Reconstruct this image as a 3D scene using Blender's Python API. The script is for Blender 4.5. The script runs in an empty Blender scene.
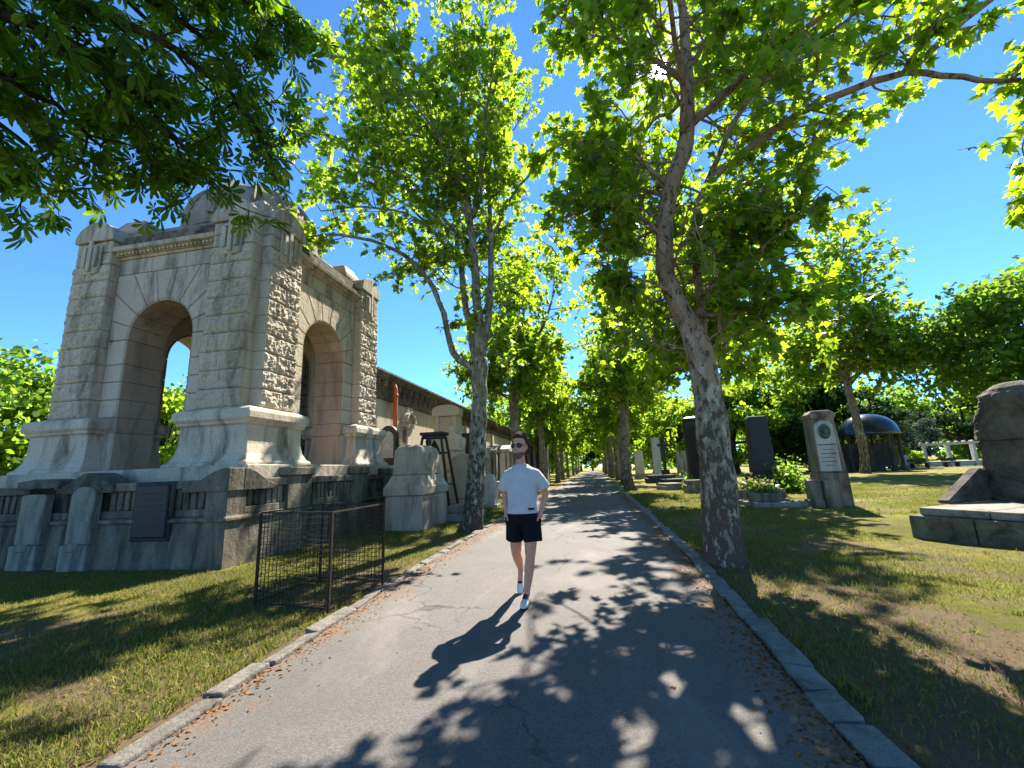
import bpy, bmesh, math, random
import numpy as np
from mathutils import Vector, Matrix, noise
R = math.radians
scn = bpy.context.scene
COL = scn.collection
rng = np.random.default_rng(7)
random.seed(7)

# ------------------------------------------------------------------ materials
class NT:
    def __init__(s, name):
        s.m = bpy.data.materials.new(name); s.m.use_nodes = True
        s.t = s.m.node_tree; s.t.nodes.clear()
        s.out = s.n('ShaderNodeOutputMaterial')
    def n(s, typ, **k):
        o = s.t.nodes.new(typ)
        for a, b in k.items():
            if a.startswith('i_'):
                key = a[2:]
                key = int(key) if key.isdigit() else key.replace('_', ' ')
                o.inputs[key].default_value = b
            else: setattr(o, a, b)
        return o
    def l(s, a, b): s.t.links.new(a, b)
    def coord(s, which='Object'):
        return s.n('ShaderNodeTexCoord').outputs[which]
    def noise(s, co, scale, detail=6, rough=.55, dist=0.0):
        o = s.n('ShaderNodeTexNoise'); o.inputs['Scale'].default_value = scale
        o.inputs['Detail'].default_value = detail; o.inputs['Roughness'].default_value = rough
        o.inputs['Distortion'].default_value = dist
        if co is not None: s.l(co, o.inputs['Vector'])
        return o.outputs['Fac']
    def ramp(s, fac, stops, interp='LINEAR'):
        o = s.n('ShaderNodeValToRGB'); o.color_ramp.interpolation = interp
        e = o.color_ramp.elements
        while len(e) < len(stops): e.new(.5)
        for q, (p, c) in zip(e, stops):
            q.position = p
            q.color = (c, c, c, 1) if isinstance(c, (int, float)) else (*c, 1)
        s.l(fac, o.inputs['Fac']); return o.outputs['Color']
    def mix(s, fac, a, b, mode='MIX'):
        o = s.n('ShaderNodeMix'); o.data_type = 'RGBA'; o.blend_type = mode
        for sock, v in ((o.inputs[0], fac), (o.inputs[6], a), (o.inputs[7], b)):
            if isinstance(v, (int, float)): sock.default_value = v
            elif isinstance(v, tuple): sock.default_value = (*v, 1)
            else: s.l(v, sock)
        return o.outputs[2]
    def math(s, op, a, b=None, clamp=False):
        o = s.n('ShaderNodeMath'); o.operation = op; o.use_clamp = clamp
        for sock, v in ((o.inputs[0], a), (o.inputs[1], b)):
            if v is None: continue
            if isinstance(v, (int, float)): sock.default_value = v
            else: s.l(v, sock)
        return o.outputs[0]
    def mapping(s, co, scale=(1, 1, 1), loc=(0, 0, 0)):
        o = s.n('ShaderNodeMapping'); o.inputs['Scale'].default_value = scale; o.inputs['Location'].default_value = loc
        s.l(co, o.inputs['Vector']); return o.outputs[0]
    def bump(s, h, strength=.5, dist=.02, prev=None):
        o = s.n('ShaderNodeBump'); o.inputs['Strength'].default_value = strength; o.inputs['Distance'].default_value = dist
        s.l(h, o.inputs['Height'])
        if prev is not None: s.l(prev, o.inputs['Normal'])
        return o.outputs[0]
    def pbsdf(s, color, rough=.8, normal=None, spec=.3, metal=0):
        o = s.n('ShaderNodeBsdfPrincipled')
        if isinstance(color, tuple): o.inputs['Base Color'].default_value = (*color, 1)
        else: s.l(color, o.inputs['Base Color'])
        if isinstance(rough, (int, float)): o.inputs['Roughness'].default_value = rough
        else: s.l(rough, o.inputs['Roughness'])
        o.inputs['Specular IOR Level'].default_value = spec; o.inputs['Metallic'].default_value = metal
        if normal is not None: s.l(normal, o.inputs['Normal'])
        return o.outputs[0]
    def done(s, shader):
        s.l(shader, s.out.inputs['Surface']); return s.m

def stone(name, base, pale, dark, stain=.5, scale=1.0, bump=.5, rough=.88, moss=0.0, streak=True):
    t = NT(name); co = t.coord()
    big = t.noise(co, .8*scale, 5, .6, .4)
    c = t.mix(t.ramp(big, [(.3, 0.0), (.7, 1.0)]), base, pale)
    isl = t.n('ShaderNodeNewGeometry').outputs['Random Per Island']
    c = t.mix(t.math('MULTIPLY', isl, .35), c, tuple(x*.62 for x in base))
    fine = t.noise(co, 28*scale, 8, .7)
    c = t.mix(t.ramp(fine, [(.35, .55), (.6, 0.0)]), c, tuple(x*.45 for x in base))
    st = t.noise(t.mapping(co, (1.3, 1.3, .28)) if streak else co, 1.6*scale, 8, .68, .6)
    c = t.mix(t.ramp(st, [(.56-.22*stain, 0.0), (.74-.12*stain, .9)]), c, dark)
    if moss:
        mo = t.noise(co, 2.6*scale, 7, .65, .2)
        c = t.mix(t.ramp(mo, [(.62-.2*moss, 0.0), (.75-.15*moss, .75)]), c, (.09, .11, .05))
    n1 = t.bump(t.noise(co, 9*scale, 8, .65), bump, .03)
    n2 = t.bump(t.noise(co, 60*scale, 6, .7), bump*.7, .006, n1)
    return t.done(t.pbsdf(c, rough, n2, .2))

def plain(name, color, rough=.6, var=.25, scale=12, bump=.15, spec=.3, metal=0):
    t = NT(name); co = t.coord()
    n = t.noise(co, scale, 6, .6)
    c = t.mix(t.ramp(n, [(.3, 0.0), (.7, 1.0)]), tuple(x*(1-var) for x in color), tuple(min(1, x*(1+var)) for x in color))
    nn = t.bump(t.noise(co, scale*4, 5, .6), bump, .01)
    return t.done(t.pbsdf(c, rough, nn, spec, metal))

def bark(name, pale, mid, dark, base_dark=1.0, scale=1.0, upper=None):
    t = NT(name); co = t.coord()
    sep = t.n('ShaderNodeSeparateXYZ'); t.l(co, sep.inputs[0])
    z = sep.outputs[2]
    m = t.mapping(co, (1, 1, .45))
    p1 = t.noise(m, 5.5*scale, 5, .6, .35)
    p2 = t.noise(t.mapping(co, (1, 1, .5), (7, 3, 1)), 12*scale, 6, .65, .3)
    c = t.mix(t.ramp(p1, [(.44, 0.0), (.5, 1.0)]), pale, mid)
    if upper:
        hz = t.n('ShaderNodeMapRange'); hz.inputs[1].default_value = 3.0; hz.inputs[2].default_value = 4.4; t.l(t.math('ADD', z, t.math('MULTIPLY', p2, 1.2)), hz.inputs[0])
        c = t.mix(hz.outputs[0], c, t.mix(t.ramp(p1, [(.42, 0.0), (.52, 1.0)]), upper[0], upper[1]))
    lowz = t.n('ShaderNodeMapRange'); lowz.inputs[1].default_value = 3.2; lowz.inputs[2].default_value = 0.0
    lowz.inputs[3].default_value = 0.0; lowz.inputs[4].default_value = .16*base_dark; t.l(z, lowz.inputs[0])
    th = t.math('ADD', p2, lowz.outputs[0])
    c = t.mix(t.ramp(th, [(.555, 0.0), (.6, 1.0)]), c, dark)
    fine = t.noise(m, 40*scale, 6, .7)
    c = t.mix(t.ramp(fine, [(.35, .5), (.6, 0.0)]), c, tuple(x*.5 for x in mid))
    n1 = t.bump(t.ramp(th, [(.52, 1.0), (.62, 0.0)]), .6, .02)
    n2 = t.bump(t.noise(m, 26*scale, 8, .7), .7, .02, n1)
    return t.done(t.pbsdf(c, .85, n2, .2))

def leafmat(name, cols, trans, tf=.5, rough=.45, spec=.4):
    t = NT(name)
    isl = t.n('ShaderNodeNewGeometry').outputs['Random Per Island']
    c = t.ramp(isl, [(i/(len(cols)-1), q) for i, q in enumerate(cols)])
    tc = t.ramp(isl, [(i/(len(trans)-1), q) for i, q in enumerate(trans)])
    p = t.pbsdf(c, rough, None, spec)
    tr = t.n('ShaderNodeBsdfTranslucent'); t.l(tc, tr.inputs[0])
    mx = t.n('ShaderNodeMixShader'); mx.inputs[0].default_value = tf
    t.l(p, mx.inputs[1]); t.l(tr.outputs[0], mx.inputs[2])
    return t.done(mx.outputs[0])

M = {}
M['lime'] = stone('limestone', (.55, .455, .335), (.70, .60, .46), (.10, .085, .06), .34, 1.0, .6)
M['lime_rough'] = stone('rock_faced_limestone', (.56, .46, .34), (.70, .595, .455), (.13, .105, .07), .26, 1.2, .9)
M['lime_dark'] = stone('weathered_limestone', (.23, .195, .135), (.43, .37, .265), (.026, .023, .018), .95, 1.0, .8, moss=.35)
M['reveal'] = stone('reveal_stone', (.47, .35, .25), (.56, .44, .32), (.16, .12, .08), .3, 1.0, .35)
M['dome'] = stone('dome_stone', (.30, .25, .2), (.40, .34, .28), (.09, .08, .07), .55, 1.0, .5)
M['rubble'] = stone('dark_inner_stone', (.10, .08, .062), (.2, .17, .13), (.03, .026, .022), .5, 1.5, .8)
M['gallery'] = stone('gallery_plaster', (.6, .51, .37), (.7, .61, .46), (.25, .19, .13), .22, .7, .3)
M['gallery_dark'] = stone('gallery_frieze', (.17, .14, .10), (.3, .25, .18), (.05, .04, .03), .6, 1.2, .5)
M['pedestal'] = stone('pedestal_stone', (.42, .355, .26), (.5, .44, .34), (.17, .135, .09), .4, 1.3, .5)
M['tomb'] = stone('tomb_stone', (.3, .27, .21), (.42, .39, .32), (.06, .055, .045), .55, 1.6, .6, moss=.25)
M['tomb_pale'] = stone('pale_tomb_marble', (.5, .48, .43), (.62, .6, .55), (.2, .18, .15), .25, 1.4, .3)
M['tomb_side'] = stone('sooty_tomb_side', (.3, .24, .17), (.38, .31, .22), (.045, .04, .033), .7, 1.6, .7)
M['granite'] = plain('dark_granite', (.013, .013, .014), .5, .4, 60, .05, .35)
M['granite_matt'] = stone('blackened_stone', (.05, .047, .042), (.11, .1, .09), (.015, .014, .013), .5, 1.5, .5)
M['rock'] = stone('dark_weathered_rock', (.125, .10, .075), (.23, .185, .135), (.03, .026, .02), .65, 1.3, 1.0, streak=False)
M['mossy'] = stone('mossy_step_stone', (.16, .15, .11), (.27, .25, .19), (.035, .035, .025), .7, 1.6, .9, moss=.7, streak=False)
M['slab'] = stone('monument_slab', (.27, .25, .2), (.36, .33, .27), (.08, .075, .06), .5, 1.3, .5, streak=False)
M['rust'] = plain('rusty_wire', (.035, .018, .012), .75, .5, 30, .3)
M['orange'] = plain('rust_orange_pipe', (.46, .115, .03), .55, .25, 6, .15)
M['ironblack'] = plain('black_iron', (.02, .019, .018), .5, .3, 20, .1)
M['bronze'] = plain('green_bronze', (.035, .085, .055), .5, .4, 20, .3, .5)
M['engrave'] = plain('engraved_line', (.05, .048, .042), .9, .1)
M['photo'] = plain('enamel_portrait', (.25, .27, .3), .3, .4, 18, 0)
M['kerb_old'] = stone('buried_kerb_stone', (.20, .18, .15), (.27, .245, .205), (.08, .065, .05), .5, 2.5, .8, streak=False)
M['kerb'] = stone('kerb_stone', (.18, .18, .16), (.26, .26, .235), (.08, .075, .06), .5, 2.0, .6, streak=False)
M['bark'] = bark('plane_bark', (.50, .425, .32), (.29, .235, .15), (.085, .055, .035), upper=((.44, .31, .23), (.33, .22, .15)))
M['bark_high'] = bark('plane_bark_upper', (.40, .285, .215), (.30, .2, .14), (.13, .06, .04), .3)
M['bark_left'] = bark('plane_bark_old', (.34, .33, .265), (.20, .19, .13), (.04, .034, .026), 1.0)
M['bark_dark'] = bark('chestnut_bark', (.07, .055, .04), (.05, .04, .03), (.02, .017, .014), .5)
M['bark_grey'] = bark('grey_bark', (.33, .29, .22), (.22, .18, .12), (.07, .05, .035), .8)
M['leaf'] = leafmat('plane_leaf', [(.022, .05, .010), (.04, .08, .013), (.062, .115, .017), (.10, .145, .025)],
                    [(.24, .44, .012), (.36, .58, .018), (.5, .70, .025), (.66, .8, .035)], .55)
M['leaf_far'] = leafmat('avenue_leaf', [(.035, .075, .012), (.055, .105, .016), (.08, .135, .02), (.10, .15, .024)],
                    [(.28, .50, .02), (.42, .66, .03), (.56, .76, .035), (.7, .84, .05)], .56, .6, .2)
M['leaf_chest'] = leafmat('chestnut_leaf', [(.008, .024, .008), (.013, .034, .009), (.02, .046, .011), (.028, .058, .013)],
                    [(.16, .36, .008), (.26, .5, .010), (.38, .62, .015), (.48, .68, .02)], .42, .6, .12)
M['leaf_mid'] = leafmat('park_leaf', [(.04, .09, .016), (.065, .12, .02), (.095, .15, .026)],
                    [(.2, .4, .03), (.32, .54, .04), (.42, .62, .05)], .5, .7, .12)
M['leaf_deep'] = leafmat('evergreen_leaf', [(.012, .03, .013), (.018, .042, .016), (.026, .055, .018)],
                    [(.04, .1, .02), (.07, .15, .025), (.1, .2, .03)], .25, .75, .08)
M['leaf_blue'] = leafmat('bluish_leaf', [(.045, .075, .06), (.06, .09, .07), (.07, .105, .08)],
                    [(.08, .14, .08), (.11, .18, .1), (.13, .2, .1)], .3, .75, .08)
M['grass_blade'] = leafmat('grass_blade', [(.07, .12, .014), (.12, .165, .022), (.23, .225, .05), (.34, .29, .10)],
                    [(.12, .2, .02), (.2, .26, .03), (.3, .3, .06), (.36, .3, .1)], .4, .6, .2)
M['litter'] = leafmat('dry_leaf', [(.12, .055, .022), (.20, .09, .03), (.28, .15, .055), (.34, .13, .035)],
                    [(.14, .06, .02), (.22, .1, .03), (.3, .15, .04), (.36, .12, .03)], .25, .8, .1)
M['flower'] = leafmat('flower_bed_leaf', [(.03, .07, .015), (.05, .1, .02), (.09, .14, .03), (.35, .2, .05)],
                    [(.1, .25, .02), (.2, .36, .03), (.3, .42, .05), (.5, .25, .05)], .4)
M['skin'] = plain('skin', (.56, .26, .15), .5, .12, 30, .05, .35)
t = NT('white_cotton'); co = t.coord()
fold = t.noise(t.mapping(co, (1, 1, .45)), 9, 3, .5, 1.2)
M['shirt'] = t.done(t.pbsdf(t.mix(t.ramp(t.noise(co, 14, 4), [(.35, 0.0), (.65, 1.0)]), (.46, .45, .43), (.50, .49, .47)), .95, t.bump(t.noise(co, 260, 3), .3, .002, t.bump(fold, .8, .03)), .05))
M['shorts'] = plain('black_cotton', (.010, .010, .012), .9, .2, 40, .2, .1)
M['hair'] = plain('brown_hair', (.06, .032, .02), .75, .4, 90, .6, .08)
M['beard'] = plain('brown_stubble', (.17, .085, .055), .8, .35, 120, .4, .1)
M['lens'] = plain('dark_lens', (.006, .006, .007), .12, .1, 5, 0, .5)
M['shoe'] = plain('white_shoe', (.62, .6, .56), .7, .12, 30, .15)
M['shoe_dark'] = plain('dark_shoe_panel', (.02, .02, .022), .7, .2, 30, .15)
M['dome_blue'] = plain('dark_blue_dome', (.02, .03, .06), .22, .3, 5, .05, .5)
M['white_paint'] = plain('white_paint', (.5, .49, .45), .7, .15)

def ground_mat():
    t = NT('dry_lawn'); co = t.coord()
    a = t.noise(co, .35, 7, .62, .3); b = t.noise(co, 1.7, 8, .65, .2); f = t.noise(co, 34, 8, .75); g = t.noise(co, 150, 4, .7)
    green = t.mix(t.ramp(b, [(.35, 0.0), (.65, 1.0)]), (.12, .155, .014), (.26, .25, .035))
    dry = t.mix(t.ramp(f, [(.35, 0.0), (.65, 1.0)]), (.42, .345, .085), (.35, .32, .06))
    c = t.mix(t.ramp(a, [(.38, 0.0), (.6, 1.0)]), green, dry)
    # bare earth, more of it near the path edges
    sep = t.n('ShaderNodeSeparateXYZ'); t.l(co, sep.inputs[0])
    d1 = t.math('ABSOLUTE', t.math('ADD', sep.outputs[0], .75))
    near = t.n('ShaderNodeMapRange'); t.l(d1, near.inputs[0])
    near.inputs[1].default_value = 6.5; near.inputs[2].default_value = 2.2; near.inputs[3].default_value = 0; near.inputs[4].default_value = .2
    sy = t.n('ShaderNodeMapRange'); t.l(sep.outputs[1], sy.inputs[0])
    sy.inputs[1].default_value = 16; sy.inputs[2].default_value = 8; sy.inputs[3].default_value = .25; sy.inputs[4].default_value = 1.0
    e = t.math('ADD', t.noise(t.mapping(co, (1, 1, 1), (31, 5, 0)), .85, 8, .66, .4), t.math('MULTIPLY', near.outputs[0], sy.outputs[0]))
    soil = t.mix(t.ramp(f, [(.35, 0.0), (.65, 1.0)]), (.17, .11, .07), (.34, .24, .155))
    c = t.mix(t.ramp(t.noise(co, 7, 6, .7), [(.42, .4), (.58, 0.0)]), c, (.10, .12, .02))
    c = t.mix(t.ramp(e, [(.5, 0.0), (.63, .9)]), c, soil)
    c = t.mix(t.ramp(g, [(.35, .45), (.55, 0.0)]), c, (.05, .045, .015))
    n = t.bump(f, 1.0, .05); n = t.bump(g, 1.0, .03, n)
    return t.done(t.pbsdf(c, .95, n, .1))

def asphalt_mat():
    t = NT('worn_asphalt'); co = t.coord()
    a = t.noise(co, .5, 6, .6, .3); b = t.noise(co, 4, 8, .7); f = t.noise(co, 170, 3, .7); g = t.noise(co, 70, 5, .75)
    c = t.mix(t.ramp(a, [(.35, 0.0), (.65, 1.0)]), (.115, .104, .092), (.165, .148, .13))
    c = t.mix(t.ramp(b, [(.4, .35), (.6, 0.0)]), c, (.105, .098, .092))
    c = t.mix(t.ramp(g, [(.38, .65), (.5, 0.0)]), c, (.055, .052, .05))
    c = t.mix(t.ramp(f, [(.58, 0.0), (.68, .5)]), c, (.36, .33, .3))
    c = t.mix(t.ramp(t.noise(co, 38, 4, .8), [(.42, .5), (.55, 0.0)]), c, (.075, .066, .058))
    c = t.mix(t.ramp(t.noise(t.mapping(co, (1, .35, 1), (3, 9, 0)), 1.1, 5, .6, .5), [(.55, 0.0), (.7, .4)]), c, (.24, .21, .18))
    # thin cracks
    v = t.n('ShaderNodeTexVoronoi'); v.feature = 'DISTANCE_TO_EDGE'; v.inputs['Scale'].default_value = .3
    wob = t.n('ShaderNodeTexNoise'); wob.inputs['Scale'].default_value = 2.2; wob.inputs['Detail'].default_value = 6; t.l(co, wob.inputs['Vector'])
    vm = t.n('ShaderNodeVectorMath'); vm.operation = 'MULTIPLY_ADD'; vm.inputs[1].default_value = (.9, .9, 0); t.l(wob.outputs['Color'], vm.inputs[0]); t.l(co, vm.inputs[2])
    t.l(vm.outputs[0], v.inputs['Vector'])
    crack = t.math('MULTIPLY', t.ramp(v.outputs['Distance'], [(.0, .85), (.005, 0.0)]), t.ramp(t.noise(co, .5, 3), [(.42, 0.0), (.52, 1.0)]))
    c = t.mix(crack, c, (.03, .028, .026))
    # earth and crumbs washed against both edges
    sep = t.n('ShaderNodeSeparateXYZ'); t.l(co, sep.inputs[0])
    dx = t.math('ABSOLUTE', t.math('ADD', sep.outputs[0], .75))
    ed = t.n('ShaderNodeMapRange'); t.l(dx, ed.inputs[0])
    ed.inputs[1].default_value = 1.35; ed.inputs[2].default_value = 2.15; ed.inputs[3].default_value = 0; ed.inputs[4].default_value = .36
    e = t.math('ADD', t.noise(co, 2.3, 8, .7), ed.outputs[0])
    soil = t.mix(t.ramp(g, [(.4, 0.0), (.6, 1.0)]), (.10, .058, .034), (.2, .13, .08))
    c = t.mix(t.ramp(e, [(.66, 0.0), (.82, .95)]), c, soil)
    n = t.bump(g, .7, .008); n = t.bump(f, .5, .004, n)
    return t.done(t.pbsdf(c, .82, n, .3))
M['ground'] = ground_mat(); M['asphalt'] = asphalt_mat()

# ------------------------------------------------------------------ mesh helpers
class MB:
    def __init__(s): s.v = []; s.f = []
    def add(s, vs, fs):
        o = len(s.v); s.v += [tuple(map(float, q)) for q in vs]; s.f += [tuple(i+o for i in q) for q in fs]; return s
    def box(s, x0, x1, y0, y1, z0, z1):
        vs = [(x, y, z) for z in (z0, z1) for y in (y0, y1) for x in (x0, x1)]
        return s.add(vs, [(0, 2, 3, 1), (4, 5, 7, 6), (0, 1, 5, 4), (2, 6, 7, 3), (0, 4, 6, 2), (1, 3, 7, 5)])
    def prism(s, poly, a, b, axis='y'):
        # polygon in (u, z) extruded along y, or in (x, y) extruded along z, or (y, z) along x
        f = {'y': lambda p, d: (p[0], d, p[1]), 'z': lambda p, d: (p[0], p[1], d), 'x': lambda p, d: (d, p[0], p[1])}[axis]
        n = len(poly)
        vs = [f(p, a) for p in poly] + [f(p, b) for p in poly]
        return s.add(vs, [tuple(range(n)), tuple(range(2*n-1, n-1, -1))] + [(i, (i+1) % n, n+(i+1) % n, n+i) for i in range(n)])
    def loft(s, rings, caps=True):
        n = len(rings[0]); vs = [q for r in rings for q in r]; fs = []
        for k in range(len(rings)-1):
            for i in range(n):
                fs.append((k*n+i, k*n+(i+1) % n, (k+1)*n+(i+1) % n, (k+1)*n+i))
        if caps: fs += [tuple(range(n-1, -1, -1)), tuple(range((len(rings)-1)*n, len(rings)*n))]
        return s.add(vs, fs)
    def lathe(s, prof, n=32, c=(0, 0)):
        return s.loft([[(c[0]+r*math.cos(2*math.pi*i/n), c[1]+r*math.sin(2*math.pi*i/n), z) for i in range(n)] for r, z in prof])
    def sqloft(s, prof, cx=0, cy=0, asp=1.0):     # square rings: (half, z)
        return s.loft([[(cx-h, cy-h*asp, z), (cx+h, cy-h*asp, z), (cx+h, cy+h*asp, z), (cx-h, cy+h*asp, z)] for h, z in prof])
    def rectloft(s, prof):     # (x0,x1,y0,y1,z)
        return s.loft([[(a, c, z), (b, c, z), (b, d, z), (a, d, z)] for a, b, c, d, z in prof])
    def tube(s, pts, rad, n=8, caps=True, flat=None):
        P = [Vector(p) for p in pts]; rings = []
        prev = None
        for i, p in enumerate(P):
            d = (P[min(i+1, len(P)-1)] - P[max(i-1, 0)]).normalized()
            if prev is None:
                a = d.orthogonal() if flat is None else Vector(flat)
                a = (a - d*a.dot(d)).normalized()
            else: a = (prev - d*prev.dot(d)).normalized()
            prev = a; b = d.cross(a)
            r = rad[i] if isinstance(rad, (list, tuple, np.ndarray)) else rad
            ra, rb = r if isinstance(r, (tuple, list)) else (r, r)
            rings.append([p + a*(ra*math.cos(2*math.pi*k/n)) + b*(rb*math.sin(2*math.pi*k/n)) for k in range(n)])
        return s.loft(rings, caps)
    def ell(s, c, r, n=14, m=9):
        rings = []
        for j in range(m+1):
            t = -math.pi/2 + math.pi*(j/m)*.98 + .01*math.pi
            rings.append([(c[0]+r[0]*math.cos(t)*math.cos(2*math.pi*i/n), c[1]+r[1]*math.cos(t)*math.sin(2*math.pi*i/n), c[2]+r[2]*math.sin(t)) for i in range(n)])
        return s.loft(rings)
    def mesh(s, name, smooth=False):
        me = bpy.data.meshes.new(name); me.from_pydata(s.v, [], s.f)
        bm = bmesh.new(); bm.from_mesh(me); bmesh.ops.recalc_face_normals(bm, faces=bm.faces); bm.to_mesh(me); bm.free()
        if smooth: me.polygons.foreach_set('use_smooth', [True]*len(me.polygons))
        return me
    def build(s, name, mat, parent=None, smooth=False, bevel=0, loc=(0, 0, 0), rz=0, segs=1):
        return link(name, s.mesh(name, smooth), mat, parent, loc, rz, bevel, segs)

def link(name, me, mat, parent=None, loc=(0, 0, 0), rz=0, bevel=0, segs=1):
    if mat is not None and len(me.materials) == 0: me.materials.append(M[mat])
    o = bpy.data.objects.new(name, me); COL.objects.link(o)
    o.location = loc; o.rotation_euler = (0, 0, rz)
    if parent is not None: o.parent = parent
    if bevel:
        b = o.modifiers.new('bevel', 'BEVEL'); b.width = bevel; b.segments = segs; b.limit_method = 'ANGLE'; b.angle_limit = R(40)
    return o

def tag(o, label, cat, group=None):
    o['label'] = label; o['category'] = cat
    if group: o['group'] = group
    return o
def thing(name, label, cat, loc=(0, 0, 0), rz=0, group=None):
    o = bpy.data.objects.new(name, None); COL.objects.link(o); o.empty_display_size = .2
    o.location = loc; o.rotation_euler = (0, 0, rz)
    return tag(o, label, cat, group)
def setting(o, kind='structure'): o['kind'] = kind; return o
def copy_tree(o, parent=None):
    c = o.copy(); COL.objects.link(c)
    if parent is not None: c.parent = parent
    for ch in list(o.children): copy_tree(ch, c)
    return c

def fast_mesh(name, V, loops, starts, totals, mat=None):
    me = bpy.data.meshes.new(name)
    me.vertices.add(len(V)); me.vertices.foreach_set('co', np.asarray(V, np.float32).ravel())
    me.loops.add(len(loops)); me.loops.foreach_set('vertex_index', np.asarray(loops, np.int32))
    me.polygons.add(len(starts)); me.polygons.foreach_set('loop_start', np.asarray(starts, np.int32)); me.polygons.foreach_set('loop_total', np.asarray(totals, np.int32))
    me.update(calc_edges=True)
    if mat: me.materials.append(M[mat])
    return me

def stamp(name, tv, tf, P, D, N, S, mat):
    """many leaves: template verts (k,3), faces, at points P with tip direction D, normal N and size S"""
    tv = np.array(tv, float); k = len(tv); n = len(P)
    D = D/np.linalg.norm(D, axis=1, keepdims=True)
    X = np.cross(D, N); X /= np.maximum(np.linalg.norm(X, axis=1, keepdims=True), 1e-6)
    Z = np.cross(X, D)
    V = P[:, None, :] + S[:, None, None]*(tv[None, :, 0:1]*X[:, None, :] + tv[None, :, 1:2]*D[:, None, :] + tv[None, :, 2:3]*Z[:, None, :])
    fl = np.concatenate([np.array(f) for f in tf]); tot = np.array([len(f) for f in tf])
    loops = (fl[None, :] + (np.arange(n)*k)[:, None]).ravel()
    totals = np.tile(tot, n); starts = np.concatenate([[0], np.cumsum(totals)[:-1]])
    return fast_mesh(name, V.reshape(-1, 3), loops, starts, totals, mat)

def _mirror(h, fold):
    # right half outline from base to tip -> folded leaf of two faces sharing the midrib
    k = len(h); vs = [(x, y, fold*abs(x) - .22*y*y) for x, y in h] + [(-x, y, fold*abs(x) - .22*y*y) for x, y in h[1:-1]]
    return vs, [list(range(k)), [0] + [k-1] + list(range(2*k-3, k-1, -1))]
def curled(t):
    # curl the lobes: midrib arches, lobe tips droop
    v, f = t; return [(x, y, z - .35*x*x - .12*math.sin(y*3.1)*0 - .10*max(0, y-.5)) for x, y, z in v], f
LEAF_PLANE = curled(_mirror([(0, 0), (.2, -.1), (.32, .05), (.56, .10), (.36, .30), (.41, .42), (.6, .64), (.25, .58), (.17, .70), (0, 1.05)], -.22))
LEAF_MID = _mirror([(0, 0), (.3, -.05), (.52, .2), (.3, .42), (.4, .68), (0, 1.0)], -.3)
LEAF_FAR = _mirror([(0, 0), (.42, .3), (.3, .75), (0, 1.0)], -.3)
def chestnut_leaf():
    V, F = [], []
    for ang, L in ((-105, .62), (-62, .85), (-24, 1.0), (14, 1.0), (52, .88), (95, .64)):
        vs, fs = _mirror([(0, .03), (.07, .3), (.155, .62), (.12, .84), (0, 1.0)], -.35)
        o = len(V); a = R(ang)
        for x, y, z in vs:
            x, y, z = x*L, y*L, z*L - .25*y*y*L
            V.append((x*math.cos(a)+y*math.sin(a), -x*math.sin(a)+y*math.cos(a), z))
        F += [[i+o for i in f] for f in fs]
    return V, F
LEAF_CHEST = chestnut_leaf()

# ------------------------------------------------------------------ trees
def spline(pts, n):
    pts = np.array(pts, float)
    if len(pts) == 2: return pts[0] + (pts[1]-pts[0])*np.linspace(0, 1, n)[:, None]
    out = []; P = np.vstack([2*pts[0]-pts[1], pts, 2*pts[-1]-pts[-2]])
    seg = len(pts)-1
    for t in np.linspace(0, seg, n):
        i = min(int(t), seg-1); u = t-i; a, b, c, d = P[i:i+4]
        out.append(.5*((2*b)+(-a+c)*u+(2*a-5*b+4*c-d)*u*u+(-a+3*b-3*c+d)*u**3))
    return np.array(out)

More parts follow.
